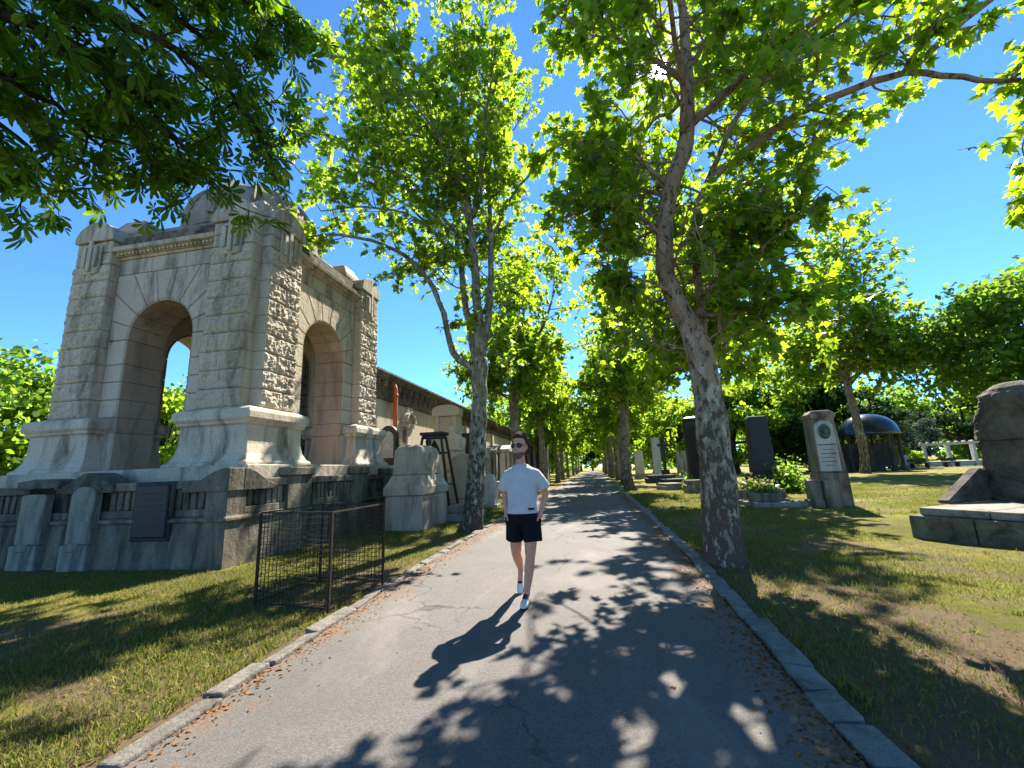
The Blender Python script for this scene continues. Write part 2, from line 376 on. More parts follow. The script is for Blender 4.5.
class Tree:
    def __init__(s, seed, k=1.0, allow=None): s.k = k; s.allow = allow; s.r = np.random.default_rng(seed); s.wood = MB(); s.P = []; s.D = []; s.twigs = []
    def limb(s, pts, r0, r1, n=14, sides=9, wob=0.0):
        p = spline(pts, n)
        if wob: p[1:-1] += s.r.normal(0, wob, (n-2, 3))
        s.wood.tube(p, list(np.linspace(r0, r1, n)), sides); return p
    def wander(s, p, d, L, n, up=0.0, w=.25):
        pts = [np.array(p)]; d = np.array(d)/np.linalg.norm(d)
        for i in range(n):
            d = d + s.r.normal(0, w, 3) + np.array([0, 0, up]); d /= np.linalg.norm(d)
            pts.append(pts[-1] + d*L/n)
        return np.array(pts)
    def spawn(s, p, t0, count, L, r, ntw, twL, nl, up=.06, tend=1.0, sprd=.9, taper=.6):
        """side branches along limb p, twigs along these, leaves round the twigs"""
        m = len(p)
        for t in np.linspace(t0, tend, count):
            t = min(1, max(t0, t + s.r.normal(0, .5/count)))
            x = t*(m-1); i = min(int(x), m-2); q = p[i]+(p[i+1]-p[i])*(x-i); tan = p[i+1]-p[i]; tan = tan/np.linalg.norm(tan)
            rad = s.r.normal(0, 1, 3); rad -= tan*rad.dot(tan); rad /= np.linalg.norm(rad)
            d = tan*s.r.uniform(.25, .7) + rad*sprd
            ll = L*(1-taper*(t-t0)/max(.01, tend-t0))*s.r.uniform(.6, 1.25)
            b = s.wander(q, d, ll, 5, up, .22)
            if s.allow and not s.allow(b[-1]): continue
            s.wood.tube(b, list(np.linspace(r*(.5+.5*ll/L), .006, 6)), 5, False)
            s.leafy(b, .25, ntw, twL, nl)
    def big(s, p, t0, count, L, r, up=.05, sub=8, subL=.9, ntw=4, twL=.45, nl=5, bias=(0, 0, 0), tend=1.0):
        """secondary limbs along limb p, each with its own side branches"""
        m = len(p)
        for t in np.linspace(t0, tend, count):
            x = min(.999, t)*(m-1); i = int(x); q = p[i]+(p[i+1]-p[i])*(x-i); tan = p[i+1]-p[i]; tan = tan/np.linalg.norm(tan)
            rad = s.r.normal(0, 1, 3) + np.array(bias); rad -= tan*rad.dot(tan)*.7; rad /= np.linalg.norm(rad)
            ll = L*s.r.uniform(.6, 1.15)
            b = s.wander(q, rad + tan*.3, ll, 7, up, .16)
            if s.allow and not s.allow(b[-1]): continue
            s.wood.tube(b, list(np.linspace(r, .009, 8)), 6, False)
            s.spawn(b, .2, sub, subL, .014, ntw, twL, nl, .02, taper=.35)
    def leafy(s, b, t0, ntw, twL, nl):
        m = len(b); nl = max(1, int(nl*s.k))
        for t in np.linspace(t0, 1, ntw):
            x = min(1, t)*(m-1); i = min(int(x), m-2); q = b[i]+(b[i+1]-b[i])*(x-i); tan = b[i+1]-b[i]; tan = tan/np.linalg.norm(tan)
            d = tan*.6 + s.r.normal(0, .6, 3) + np.array([0, 0, .05])
            w = s.wander(q, d, twL*s.r.uniform(.5, 1.2), 3, -.04, .2)
            if s.allow and not s.allow(w[-1]): continue
            s.wood.tube(w, [.008, .006, .005, .003], 3, False)
            u = s.r.uniform(.15, 1.05, nl); j = np.minimum((u*3).astype(int), 2)
            pp = w[j] + (w[j+1]-w[j])*(u*3-j)[:, None]
            dd = (w[-1]-w[0])/np.linalg.norm(w[-1]-w[0]) + s.r.normal(0, .75, (nl, 3)); dd[:, 2] -= .25
            s.P.append(pp + s.r.normal(0, .05, (nl, 3))); s.D.append(dd)
    def leaves(s, name, tmpl, size, mat, keep=None, tilt=.45):
        P = np.vstack(s.P); D = np.vstack(s.D)
        if keep is not None:
            k = keep(P); P = P[k]; D = D[k]
        n = len(P); N = s.r.normal(0, tilt, (n, 3)) + np.array([0, 0, 1.0])
        S = size*s.r.uniform(.6, 1.2, n)
        return stamp(name, tmpl[0], tmpl[1], P, D, N, S, mat)

def trunk_mesh(pts, rad, n=40, sides=28, seed=0, lump=.05, flare=1.5):
    p = spline(pts, n); r = np.interp(np.linspace(0, 1, n), np.linspace(0, 1, len(rad)), rad)
    mb = MB(); rings = []
    for k in range(n):
        d = Vector(p[min(k+1, n-1)] - p[max(k-1, 0)]).normalized()
        a = Vector((1, 0, 0)); a = (a - d*a.dot(d)).normalized(); b = d.cross(a); ring = []
        hgt = p[k][2]-p[0][2]
        fl = 1 + (flare-1)*math.exp(-hgt/.22)
        for i in range(sides):
            th = 2*math.pi*i/sides; u = a*math.cos(th) + b*math.sin(th); q = Vector(p[k])
            nv = noise.noise((q + u*.35)*2.2 + Vector((seed, 0, 0)))*lump + noise.noise((q + u*.3)*7 + Vector((seed, 3, 0)))*lump*.4
            rib = (fl-1)*.45*math.sin(5*th + seed)
            ring.append(q + u*(r[k]*(fl + rib) + nv*(1 + r[k])*1.0*min(1, r[k]/.2)))
        rings.append(ring)
    mb.loft(rings); return mb, p

def make_tree(name, label, cat, loc, trunk_mb, leaf_me, wood_mb, bark_m, group=None, limb_m=None):
    t = thing(name, label, cat, loc, 0, group)
    tr = trunk_mb.build('trunk', bark_m, t, True)
    if wood_mb is not None and wood_mb.v: wood_mb.build('limb', limb_m or bark_m, tr, True)
    link('crown', leaf_me, None, t)
    return t

# ------------------------------------------------------------------ camera, world, sun
F_PX, CAM_H = 430.0, 1.47
yv = Vector((83, -83, -F_PX)).normalized()
up = Vector((-.04, 1, (83*-.04 - 83)/F_PX)).normalized()
xv = yv.cross(up)
rot = Matrix((xv, yv, up))
cam_d = bpy.data.cameras.new('camera'); cam = bpy.data.objects.new('camera', cam_d); COL.objects.link(cam)
cam.matrix_world = Matrix.Translation((0, 0, CAM_H)) @ rot.to_4x4()
cam_d.sensor_width = 36; cam_d.lens = F_PX/1024*36; cam_d.clip_end = 3000; cam_d.clip_start = .05
scn.camera = cam

SUN_EL, SUN_AZ = R(44.4), R(13.7)           # azimuth measured from +Y towards +X
w = bpy.data.worlds.new('World'); scn.world = w; w.use_nodes = True
nt = w.node_tree; nt.nodes.clear()
sky = nt.nodes.new('ShaderNodeTexSky'); sky.sky_type = 'NISHITA'; sky.sun_disc = False
sky.sun_elevation = SUN_EL; sky.sun_rotation = SUN_AZ
sky.air_density = .75; sky.dust_density = 0.0; sky.ozone_density = 10.0; sky.altitude = 1500
bg = nt.nodes.new('ShaderNodeBackground'); bg.inputs[1].default_value = .106
wo = nt.nodes.new('ShaderNodeOutputWorld')
hs = nt.nodes.new('ShaderNodeHueSaturation'); hs.inputs['Hue'].default_value = .492; hs.inputs['Saturation'].default_value = 1.04
nt.links.new(sky.outputs[0], hs.inputs['Color']); nt.links.new(hs.outputs[0], bg.inputs[0]); nt.links.new(bg.outputs[0], wo.inputs[0])
# the sun's own disc and its narrow aureole, so that it glitters through the crown
tc = nt.nodes.new('ShaderNodeTexCoord'); dt = nt.nodes.new('ShaderNodeVectorMath'); dt.operation = 'DOT_PRODUCT'
dt.inputs[1].default_value = (math.sin(SUN_AZ)*math.cos(SUN_EL), math.cos(SUN_AZ)*math.cos(SUN_EL), math.sin(SUN_EL))
nt.links.new(tc.outputs['Generated'], dt.inputs[0])
mr = nt.nodes.new('ShaderNodeMapRange'); mr.inputs[1].default_value = math.cos(R(1.0)); mr.inputs[2].default_value = math.cos(R(.6)); mr.inputs[4].default_value = 14
mr2 = nt.nodes.new('ShaderNodeMapRange'); mr2.interpolation_type = 'SMOOTHERSTEP'; mr2.inputs[1].default_value = math.cos(R(6)); mr2.inputs[2].default_value = 1.0; mr2.inputs[4].default_value = .34
ad = nt.nodes.new('ShaderNodeMath'); ad.operation = 'ADD'
for m_, k_ in ((mr, 0), (mr2, 1)): nt.links.new(dt.outputs['Value'], m_.inputs[0]); nt.links.new(m_.outputs[0], ad.inputs[k_])
bg2 = nt.nodes.new('ShaderNodeBackground'); bg2.inputs[0].default_value = (1, .96, .88, 1); nt.links.new(ad.outputs[0], bg2.inputs[1])
ash = nt.nodes.new('ShaderNodeAddShader'); nt.links.new(bg.outputs[0], ash.inputs[0]); nt.links.new(bg2.outputs[0], ash.inputs[1]); nt.links.new(ash.outputs[0], wo.inputs[0])
sd = bpy.data.lights.new('sun', 'SUN'); sd.energy = 5.0; sd.angle = R(.53); sd.color = (1, .93, .82)
so = bpy.data.objects.new('sun', sd); COL.objects.link(so)
sdir = Vector((math.sin(SUN_AZ)*math.cos(SUN_EL), math.cos(SUN_AZ)*math.cos(SUN_EL), math.sin(SUN_EL)))
so.rotation_euler = sdir.to_track_quat('Z', 'Y').to_euler(); so.location = (0, 0, 60)
scn.view_settings.view_transform = 'Standard'; scn.view_settings.look = 'None'
scn.view_settings.exposure = 1.74; scn.view_settings.gamma = 1
cy = scn.cycles
cy.max_bounces = 8; cy.diffuse_bounces = 4; cy.transmission_bounces = 6; cy.transparent_max_bounces = 8; cy.glossy_bounces = 2
cy.use_denoising = True; cy.sample_clamp_indirect = 6

# ------------------------------------------------------------------ ground, path, kerbs
def ground():
    xs = np.unique(np.concatenate([np.linspace(-900, -40, 8), np.linspace(-40, 40, 81), np.linspace(40, 900, 8)]))
    ys = np.unique(np.concatenate([np.linspace(-200, -12, 5), np.linspace(-12, 60, 91), np.linspace(60, 1600, 12)]))
    V = [(x, y, (noise.noise(Vector((x*.5, y*.5, 0)))*.03 - .03) if -41 < x < 41 and y < 61 else -.02) for y in ys for x in xs]
    nx = len(xs); Fc = [(j*nx+i, j*nx+i+1, (j+1)*nx+i+1, (j+1)*nx+i) for j in range(len(ys)-1) for i in range(nx-1)]
    mb = MB(); mb.add(V, Fc); setting(mb.build('ground', 'ground', None, True))
ground()
def right_edge(y): return float(np.interp(y, [-12, 2.65, 7.5, 15.5, 160], [.92, 1.17, 1.33, 1.40, 1.5]))
def left_edge(y): return float(np.interp(y, [-12, 2.2, 6.1, 20, 160], [-2.25, -2.58, -2.83, -3.0, -3.05]))
ys = list(np.linspace(-12, 60, 73)) + [80, 110, 160]
mb = MB()
mb.loft([[(left_edge(y), y, .006), (-1.6, y, .02), (-.75, y, .028), (.2, y, .02), (right_edge(y), y, .006),
          (right_edge(y), y, -.12), (left_edge(y), y, -.12)] for y in ys])
setting(mb.build('path', 'asphalt', None, False))
def kerb(edge, side, name, wid):
    mb = MB(); y = -6.0; r = random.Random(side+5)
    while y < 120:
        L = r.uniform(.3, .75) if y < 40 else 3
        x = edge(y) + r.uniform(-.02, .035); x2 = edge(y+L) + r.uniform(-.02, .03); h = r.uniform(.02, .045) if side > 0 else r.uniform(.02, .045); ww = wid*r.uniform(.88, 1.1)
        g = .012
        a = [(x+side*.004, y+g), (x2+side*.004, y+L-g), (x2+side*ww, y+L-g*r.uniform(.5, 2)), (x+side*ww, y+g*r.uniform(.5, 2))]
        t = r.uniform(-.014, .014)
        mb.loft([[(p[0], p[1], -.15) for p in a], [(p[0], p[1], h+(t if i < 2 else -t)) for i, p in enumerate(a)]])
        y += L
    setting(mb.build(name, 'kerb' if side > 0 else 'kerb_old', None, False, .016, segs=2))
kerb(right_edge, 1, 'kerb', .19)
kerb(left_edge, -1, 'kerb_edge', .15)

def scatter_grass():
    n = 620000
    r = np.random.default_rng(3)
    y = 1.0 + 26*r.random(n)**1.9; side = r.random(n) < .5
    x = np.where(side, np.interp(y, [-12, 7.5, 160], [.92, 1.33, 1.5]) + .22 + 13*r.random(n)**1.2, np.interp(y, [-12, 6, 160], [-2.25, -2.83, -3.05]) - .18 - 6.5*r.random(n)**1.1)
    dens = np.array([noise.noise(Vector((a*.55, b*.55, 1.7))) + .6*noise.noise(Vector((a*1.9, b*1.9, 5))) for a, b in zip(x, y)])
    k = (dens > r.normal(-.06, .3, n)) & ~((x < -6.3) & (y > 6.7))
    k &= ~((x > 5.2) & (x < 10.5) & (y > 8.2) & (y < 13))
    x, y = x[k], y[k]; n = len(x)
    P = np.stack([x, y, np.full(n, -.03)], 1)
    D = r.normal(0, .42, (n, 3)); D[:, 2] = 1; N = r.normal(0, 1, (n, 3))
    S = r.uniform(.018, .055, n)*(1 + .03*y)
    m = 1500; ty = 1.6 + 22*r.random(m)**1.5; s2 = r.random(m) < .6
    tx = np.where(s2, np.interp(ty, [-12, 7.5, 160], [.92, 1.33, 1.5]) + .22 + 9*r.random(m)**1.3, np.interp(ty, [-12, 6, 160], [-2.25, -2.83, -3.05]) - .12 - 3.6*r.random(m)**1.4)
    kk = np.array([noise.noise(Vector((a*.7, b*.7, 8.7))) for a, b in zip(tx, ty)]) > r.normal(.05, .2, m)
    kk &= ~((tx > 5.2) & (tx < 10.5) & (ty > 8.2) & (ty < 13)); tx, ty = tx[kk], ty[kk]; m = len(tx); b_ = 16
    px = np.repeat(tx, b_) + r.normal(0, .035, m*b_); py = np.repeat(ty, b_) + r.normal(0, .035, m*b_)
    d2 = r.normal(0, .6, (m*b_, 3)); d2[:, 2] = 1
    P = np.vstack([P, np.stack([px, py, np.full(m*b_, -.03)], 1)]); D = np.vstack([D, d2]); N = np.vstack([N, r.normal(0, 1, (m*b_, 3))]); S = np.concatenate([S, r.uniform(.04, .10, m*b_)])
    me = stamp('grass', [(-.075, 0, 0), (.075, 0, 0), (.045, .6, .1), (0, 1, .3), (-.05, .6, .1)], [[0, 1, 2, 3, 4]], P, D, N, S, 'grass_blade')
    setting(link('grass', me, None), 'stuff')
scatter_grass()
def scatter_litter():
    r = np.random.default_rng(4); X, Y, S = [], [], []
    for n, f in ((4200, lambda y, k: np.interp(y, [-12, 7.5, 160], [.92, 1.33, 1.5]) - np.abs(r.normal(0, .16, k))),
                 (3600, lambda y, k: np.interp(y, [-12, 6, 160], [-2.25, -2.83, -3.05]) + np.abs(r.normal(0, .18, k)) - .05),
                 (2600, lambda y, k: np.interp(y, [-12, 7.5, 160], [.92, 1.33, 1.5]) + .1 + np.abs(r.normal(0, 2.6, k))),
                 (1800, lambda y, k: np.interp(y, [-12, 6, 160], [-2.25, -2.83, -3.05]) - np.abs(r.normal(0, 1.6, k))),
                 (110, lambda y, k: r.uniform(-2.6, 1.1, k))):
        y = 1.2 + 22*r.random(n)**1.6; X.append(f(y, n)); Y.append(y); S.append(r.uniform(.010, .03, n))
    X, Y, S = map(np.concatenate, (X, Y, S))
    k = ~((X < -6.4) & (Y > 6.7)); X, Y, S = X[k], Y[k], S[k]
    big = r.random(len(S)) < .03; S[big] *= 2.2
    n = len(X); P = np.stack([X, Y, np.where((X < np.interp(Y, [-12, 7.5, 160], [.92, 1.33, 1.5])) & (X > np.interp(Y, [-12, 6, 160], [-2.25, -2.83, -3.05])), .012 + .022*np.clip(1 - np.abs(X+.75)/2.05, 0, 1), -.012)], 1)
    D = r.normal(0, 1, (n, 3)); D[:, 2] *= .25; N = r.normal(0, .35, (n, 3)); N[:, 2] += 1
    setting(link('leaf_litter', stamp('leaf_litter', LEAF_MID[0], LEAF_MID[1], P, D, N, S, 'litter'), None), 'stuff')
scatter_litter()
# ------------------------------------------------------------------ mausoleum
CX, CY, PZ = -10.1, 10.86, 1.8
maus = thing('mausoleum', 'square domed stone mausoleum with open round arches and rock-faced corner pilasters', 'mausoleum', (CX, CY, 0))
def rough_block(mb, u0, u1, d0, d1, z0, z1, amp, seed, step=.035, edge=.03):
    """block whose front face (at -d1 in y) is rock-faced; chamfered rim"""
    nu = max(3, int((u1-u0)/step)); nz = max(3, int((z1-z0)/step))
    g = []
    for j in range(nz+1):
        for i in range(nu+1):
            u = u0+(u1-u0)*i/nu; z = z0+(z1-z0)*j/nz
            e = min(u-u0, u1-u, z-z0, z1-z); rim = i in (0, nu) or j in (0, nz)
            p = Vector((u*7, seed*3.1, z*7))
            h = noise.fractal(p, .8, 2.0, 4)*.8 + .5*abs(noise.noise(p*2.3))
            y = -d1 + (edge if rim else -amp*max(-.35, h)*min(1, e/.05))
            g.append((u, y, z))
    o = len(mb.v); fs = []
    for j in range(nz):
        for i in range(nu):
            a = j*(nu+1)+i; fs.append((a, a+1, a+nu+2, a+nu+1))
    mb.add(g, fs)
    # sides back to the core
    rim = [i for i in range(nu+1)] + [j*(nu+1)+nu for j in range(1, nz+1)] + [nz*(nu+1)+i for i in range(nu-1, -1, -1)] + [j*(nu+1) for j in range(nz-1, 0, -1)]
    back = [(g[k][0], -d0, g[k][2]) for k in rim]; n = len(rim); ob = len(mb.v)
    mb.add(back, []); mb.f += [(o+rim[i], o+rim[(i+1) % n], ob+(i+1) % n, ob+i) for i in range(n)]
COURSES = [(3.07+.4333*i, 3.07+.4333*(i+1)-.012) for i in range(9)]      # up to 6.97
def pilaster_mesh(rough):
    mb = MB()
    for k, (z0, z1) in enumerate(COURSES):
        cut = [-.56, .56] if k % 2 else [-.56, random.choice((-.12, .15, .05)), .56]
        for a, b in zip(cut[:-1], cut[1:]):
            rough_block(mb, a+(.004 if a > -.5 else 0), b-(.004 if b < .5 else 0), 2.55, 2.9, z0, z1, .055 if rough else .03, k+11*a)
    return mb
pil = pilaster_mesh(True)
pil_me = pil.mesh('pilaster', False)
def cap_mb():
    mb = MB()
    for z0, z1 in ((6.98, 7.28), (7.292, 7.6)): mb.box(-.55, .55, -2.88, -2.1, z0, z1)
    arc = [(.6*math.cos(a), 7.66+.5*math.sin(a)) for a in np.linspace(0, math.pi, 19)]
    mb.prism([(-.6, 7.612)] + arc[::-1] + [(.6, 7.612)], -2.94, -1.95)
    return mb
def relief_mb():
    mb = MB()
    mb.box(-.30, .30, -2.93, -2.885, 6.72, 7.5)
    for u in (-.17, 0, .17): mb.box(u-.055, u+.055, -2.985, -2.932, 6.9 if u else 6.78, 7.44 if u else 7.62)
    mb.box(-.24, .24, -2.96, -2.932, 7.45, 7.49)
    return mb
def base_mb():
    mb = MB()
    for z0, z1, prof in ((0, 0, [(1.04, 1.801), (1.04, 1.86), (.97, 1.91), (.90, 2.05), (.86, 2.25), (.85, 2.62), (.87, 2.66)]),
                         (0, 0, [(.87, 2.662), (.92, 2.69), (.92, 2.74), (.95, 2.76), (.98, 2.80), (.98, 2.93), (.94, 3.0), (.8, 3.06)])):
        mb.sqloft(prof)
    return mb
pm = cap_mb().mesh('pilaster_cap'); rm = relief_mb().mesh('relief_panel'); bmh = base_mb().mesh('pilaster_base')
for k in range(4):
    a = k*math.pi/2
    for u in (-2.05, 2.05):
        off = (u*math.cos(a), u*math.sin(a), 0)
        p = link('pilaster', pil_me, 'lime_rough', maus, off, a)
        link('pilaster_cap', pm, 'lime', p, bevel=.02, loc=(0, 0, .004*(k % 2)))
        link('relief_panel', rm, 'lime', p, bevel=.008)
    c = 2.1*math.sqrt(2)
    link('pilaster_base', bmh, 'lime', maus, (2.1*math.cos(a+math.pi/4)*math.sqrt(2), 2.1*math.sin(a+math.pi/4)*math.sqrt(2), 0), a, .012)
RAD, SPR, TOPZ = .96, 4.98, 6.72
def wall_mb(closed=False):
    """one face of the square, wall plane at y=-2.6, thickness .85, with a round arch"""
    mb = MB(); y0, y1 = -2.6, -1.75; TH = 7.7
    for s in (-1, 1): mb.box(*sorted((s*RAD, s*2.595)), y0, y1, PZ-.3, SPR)
    n = 24; arc = [(RAD*math.cos(t), SPR+RAD*math.sin(t)) for t in np.linspace(math.pi, 0, n+1)]
    for i in range(n):
        (a, za), (b, zb) = arc[i], arc[i+1]
        mb.prism([(a, za), (b, zb), (b, TH), (a, TH)], y0, y1)
    for s in (-1, 1): mb.box(*sorted((s*RAD, s*2.595)), y0, y1, SPR+.0005, TH)
    return mb
def vouss_mb():
    mb = MB(); B = 1.48
    edges = np.linspace(0, math.pi, 10)
    def hit(t):
        c, s_ = math.cos(t), math.sin(t); r = min(B/abs(c) if abs(c) > 1e-6 else 9e9, (TOPZ-SPR)/s_ if s_ > 1e-6 else 9e9); return (r*c, SPR+r*s_)
    ct = math.atan2(TOPZ-SPR, B)
    for a, b in zip(edges[:-1], edges[1:]):
        g = .007
        poly = [(RAD*math.cos(t), SPR+RAD*math.sin(t)) for t in np.linspace(a+g, b-g, 5)]
        out = [hit(b-g*.7)]
        for corner in (math.pi-ct, ct):
            if a < corner < b: out.append(hit(corner))
        out.append(hit(a+g*.7))
        mb.prism(poly + out, -2.655, -2.5)
    for z0, z1 in [(1.81, 2.7)] + COURSES[:3] + [(COURSES[3][0], SPR-.01)]:
        for s in (-1, 1): mb.prism([(s*RAD, z0), (s*1.48, z0), (s*1.48, z1), (s*RAD, z1)], -2.655, -2.5)
    return mb
def reveal_mb():
    """lining of the arch soffit, redder stone, in blocks"""
    mb = MB()
    for a, b in zip(np.linspace(0, math.pi, 10)[:-1], np.linspace(0, math.pi, 10)[1:]):
        for ya, yb in ((-2.64, -2.2), (-2.19, -1.7)):
            ts = np.linspace(a+.006, b-.006, 5)
            mb.prism([(RAD*1.0*math.cos(t), SPR+RAD*math.sin(t)) for t in ts] + [((RAD-.035)*math.cos(t), SPR+(RAD-.035)*math.sin(t)) for t in ts[::-1]], ya, yb)
    zs = [1.81, 2.7] + [c[0] for c in COURSES[:4]] + [SPR]
    for z0, z1 in zip(zs[:-1], zs[1:]):
        for s in (-1, 1):
            mb.box(*sorted((s*RAD, s*(RAD-.035))), -2.64, -1.7, z0+.004, z1-.006)
    return mb
def frieze_mb():
    mb = MB()
    for a, b in ((-1.49, -.5), (-.49, .5), (.51, 1.49)): mb.box(a, b, -2.64, -2.5, 6.735, 7.13)
    return mb
def cornice_mb():
    mb = MB()
    prof = [(-2.5, 7.14), (-2.66, 7.14), (-2.68, 7.2), (-2.74, 7.2), (-2.76, 7.27), (-2.86, 7.3), (-2.88, 7.4), (-2.8, 7.43), (-2.5, 7.43)]
    mb.prism(prof, -1.495, 1.495, 'x')
    for u in np.arange(-1.44, 1.42, .115): mb.box(u, u+.07, -2.80, -2.765, 7.205, 7.26)
    return mb
def parapet_mb():
    mb = MB()
    mb.box(-1.495, 1.495, -2.72, -2.2, 7.435, 7.64); mb.box(-1.495, 1.495, -2.64, -2.2, 7.643, 7.8)
    return mb
ms = dict(arcade_wall=(wall_mb().mesh('arcade_wall'), 'lime', 0), voussoirs=(vouss_mb().mesh('voussoirs'), 'lime_rough', .018), arch_lining=(reveal_mb().mesh('arch_lining'), 'reveal', .01),
          frieze=(frieze_mb().mesh('frieze'), 'lime', .008), cornice=(cornice_mb().mesh('cornice'), 'lime', .006), parapet=(parapet_mb().mesh('parapet'), 'lime_dark', .02))
for k in range(4):
    a = k*math.pi/2; wl = None
    for nm, (me, mt, bv) in ms.items():
        o = link(nm, me, mt, maus if nm in ('arcade_wall', 'cornice', 'parapet') else wl, (0, 0, 0), a if nm in ('arcade_wall', 'cornice', 'parapet') else 0, bv)
        if nm == 'arcade_wall': wl = o
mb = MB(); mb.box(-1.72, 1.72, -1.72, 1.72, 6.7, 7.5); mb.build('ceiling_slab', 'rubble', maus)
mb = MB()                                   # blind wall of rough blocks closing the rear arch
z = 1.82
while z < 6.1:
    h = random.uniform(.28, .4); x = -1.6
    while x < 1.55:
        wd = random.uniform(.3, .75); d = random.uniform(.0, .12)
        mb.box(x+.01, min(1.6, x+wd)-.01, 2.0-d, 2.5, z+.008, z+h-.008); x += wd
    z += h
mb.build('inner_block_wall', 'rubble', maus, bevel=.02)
mb = MB(); mb.box(-.95, -.6, 1.72, 1.86, 1.81, 3.1); mb.box(-1.0, -.55, 1.68, 1.84, 3.103, 3.2); mb.ell((-.78, 1.7, 2.5), (.12, .04, .16)); mb.build('inner_tablet', 'tomb', maus, bevel=.015)
mb = MB()                                    # attic block under the dome
for s_, z0, z1 in ((2.0, 7.5, 7.95), (1.92, 7.953, 8.25), (1.82, 8.253, 8.55)): mb.sqloft([(s_, z0), (s_, z1-.05), (s_-.05, z1)])
mb.build('attic', 'dome', maus, bevel=.02)
for sx in (-1, 1):
    for sy in (-1, 1):
        mb = MB(); mb.sqloft([(.46, 7.5), (.46, 8.1), (.5, 8.13), (.5, 8.25), (.3, 8.62), (.02, 8.68)], sx*1.86, sy*1.86)
        mb.build('corner_block', 'reveal', maus, bevel=.02)
mb = MB(); prof = []
rr = [(1.85, 8.5), (1.85, 8.75)]
for i in range(10):
    t = i/9*math.pi/2; r0 = 1.8*math.cos(t); z0 = 8.75 + 1.75*math.sin(t)
    if i < 9:
        t2 = (i+1)/9*math.pi/2; rr += [(r0, z0+.003), (max(.1, 1.8*math.cos(t2))+.06, 8.75+1.75*math.sin(t2)-.01)]
rr += [(.25, 10.52), (.25, 10.7), (.12, 10.9), (.0005, 10.95)]
mb.lathe(rr, 40); dm = mb.build('dome', 'dome', maus)
for k in range(12):
    a = k*math.pi/6+.13; mb = MB()
    mb.tube([(1.88*math.cos(t)*math.cos(a), 1.88*math.cos(t)*math.sin(a), 8.74+1.8*math.sin(t)) for t in np.linspace(0, 1.35, 14)], list(np.linspace(.1, .04, 14)), 6)
    mb.build('rib', 'dome', dm, False)
# platform
mb = MB(); mb.box(-3.32, 3.32, -3.3, 3.6, 1.42, 1.8); mb.box(-3.22, 3.22, -3.2, 3.5, -.1, 1.418); mb.build('platform', 'lime', maus, bevel=.02)

# ------------------------------------------------------------------ enclosure wall in front of the mausoleum
enc = thing('enclosure_wall', 'soot-stained low stone wall with slotted balustrade round the foot of the domed mausoleum', 'wall', (-6.6, 6.95, 0))
def wall_run(L, posts, nm, axis):
    """local: runs along +u from 0, faces outward at d=0, thickness inward"""
    def X(mb, u0, u1, d0, d1, z0, z1):
        if axis == 'front': mb.box(-u1, -u0, d0, d1, z0, z1)          # runs along -x, inward +y
        else: mb.box(-d1, -d0, u0, u1, z0, z1)                        # runs along +y, inward -x
    def P(mb, u0, u1, prof):
        if axis == 'front': mb.prism(prof, -u1, -u0, 'x')
        else: mb.prism([(-a, b) for a, b in prof], u0, u1, 'y')
    st = .36 if axis == 'side' else 0
    body = MB()
    P(body, st, L, [(-.10, -.12), (-.02, .76), (-.07, .775), (-.07, .83), (-.02, .86), (.35, .86), (.35, -.12)])
    X(body, st, L, .0, .35, .862, 1.0)
    X(body, st, L, .16, .35, 1.002, 1.36)
    o = body.build(nm, 'lime_dark', enc, bevel=.012)
    bal = MB(); u = .36
    while u < L-.1:
        if not any(a-.02 < u+.06 < b+.02 for a, b, h in posts): X(bal, u, u+.115, .02, .17, 1.003, 1.355)
        u += .165
    bal.build('baluster', 'lime_dark', o, bevel=.012)
    cop = MB(); prev = 0 if axis == 'front' else .32
    for a, b, h in posts + [(L, L, 0)]:
        if a > prev+.05: X(cop, prev+.005, a-.005, -.04, .38, 1.36, 1.52)
        prev = b
    cop.build('coping', 'lime_dark', o, bevel=.02)
    for a, b, h in posts:
        if h:
            p = MB(); X(p, a, b, -.05, .36, -.1, h-.2); p.build('post', 'lime_dark', o, bevel=.012)
            p = MB(); X(p, a-.05, b+.05, -.1, .4, h-.198, h); p.build('post_cap', 'lime_dark', o, bevel=.03)
wall_run(8.2, [(2.72, 3.4, 0), (3.9, 4.55, 0)], 'wall_body', 'front')
wall_run(6.6, [(1.55, 2.35, 1.74), (4.25, 4.9, 1.74), (6.0, 6.5, 1.7)], 'wall_body', 'side')
mb = MB(); mb.rectloft([(-.45, .125, -.125, .45, -.12), (-.42, .045, -.045, .42, .765), (-.42, .095, -.095, .42, .775), (-.42, .095, -.095, .42, .83), (-.42, .045, -.045, .42, .86), (-.42, .04, -.04, .42, 1.31)]); mb.build('corner_pier', 'lime_dark', enc, bevel=.012)
def arch_coping(u0, u1, zlo, zhi, d0, d1, ax):
    n = 16; us = np.linspace(0, 1, n+1)
    top = [(u0+(u1-u0)*t, zlo + (zhi-zlo)*(.5-.5*math.cos(2*math.pi*t))**.8) for t in us]
    poly = top + [(u1, zlo-.15), (u0, zlo-.15)]
    mb = MB()
    if ax == 'front': mb.prism([(-a, b) for a, b in poly], d0, d1, 'y')
    else: mb.prism(poly, -d1, -d0, 'x')
    return mb
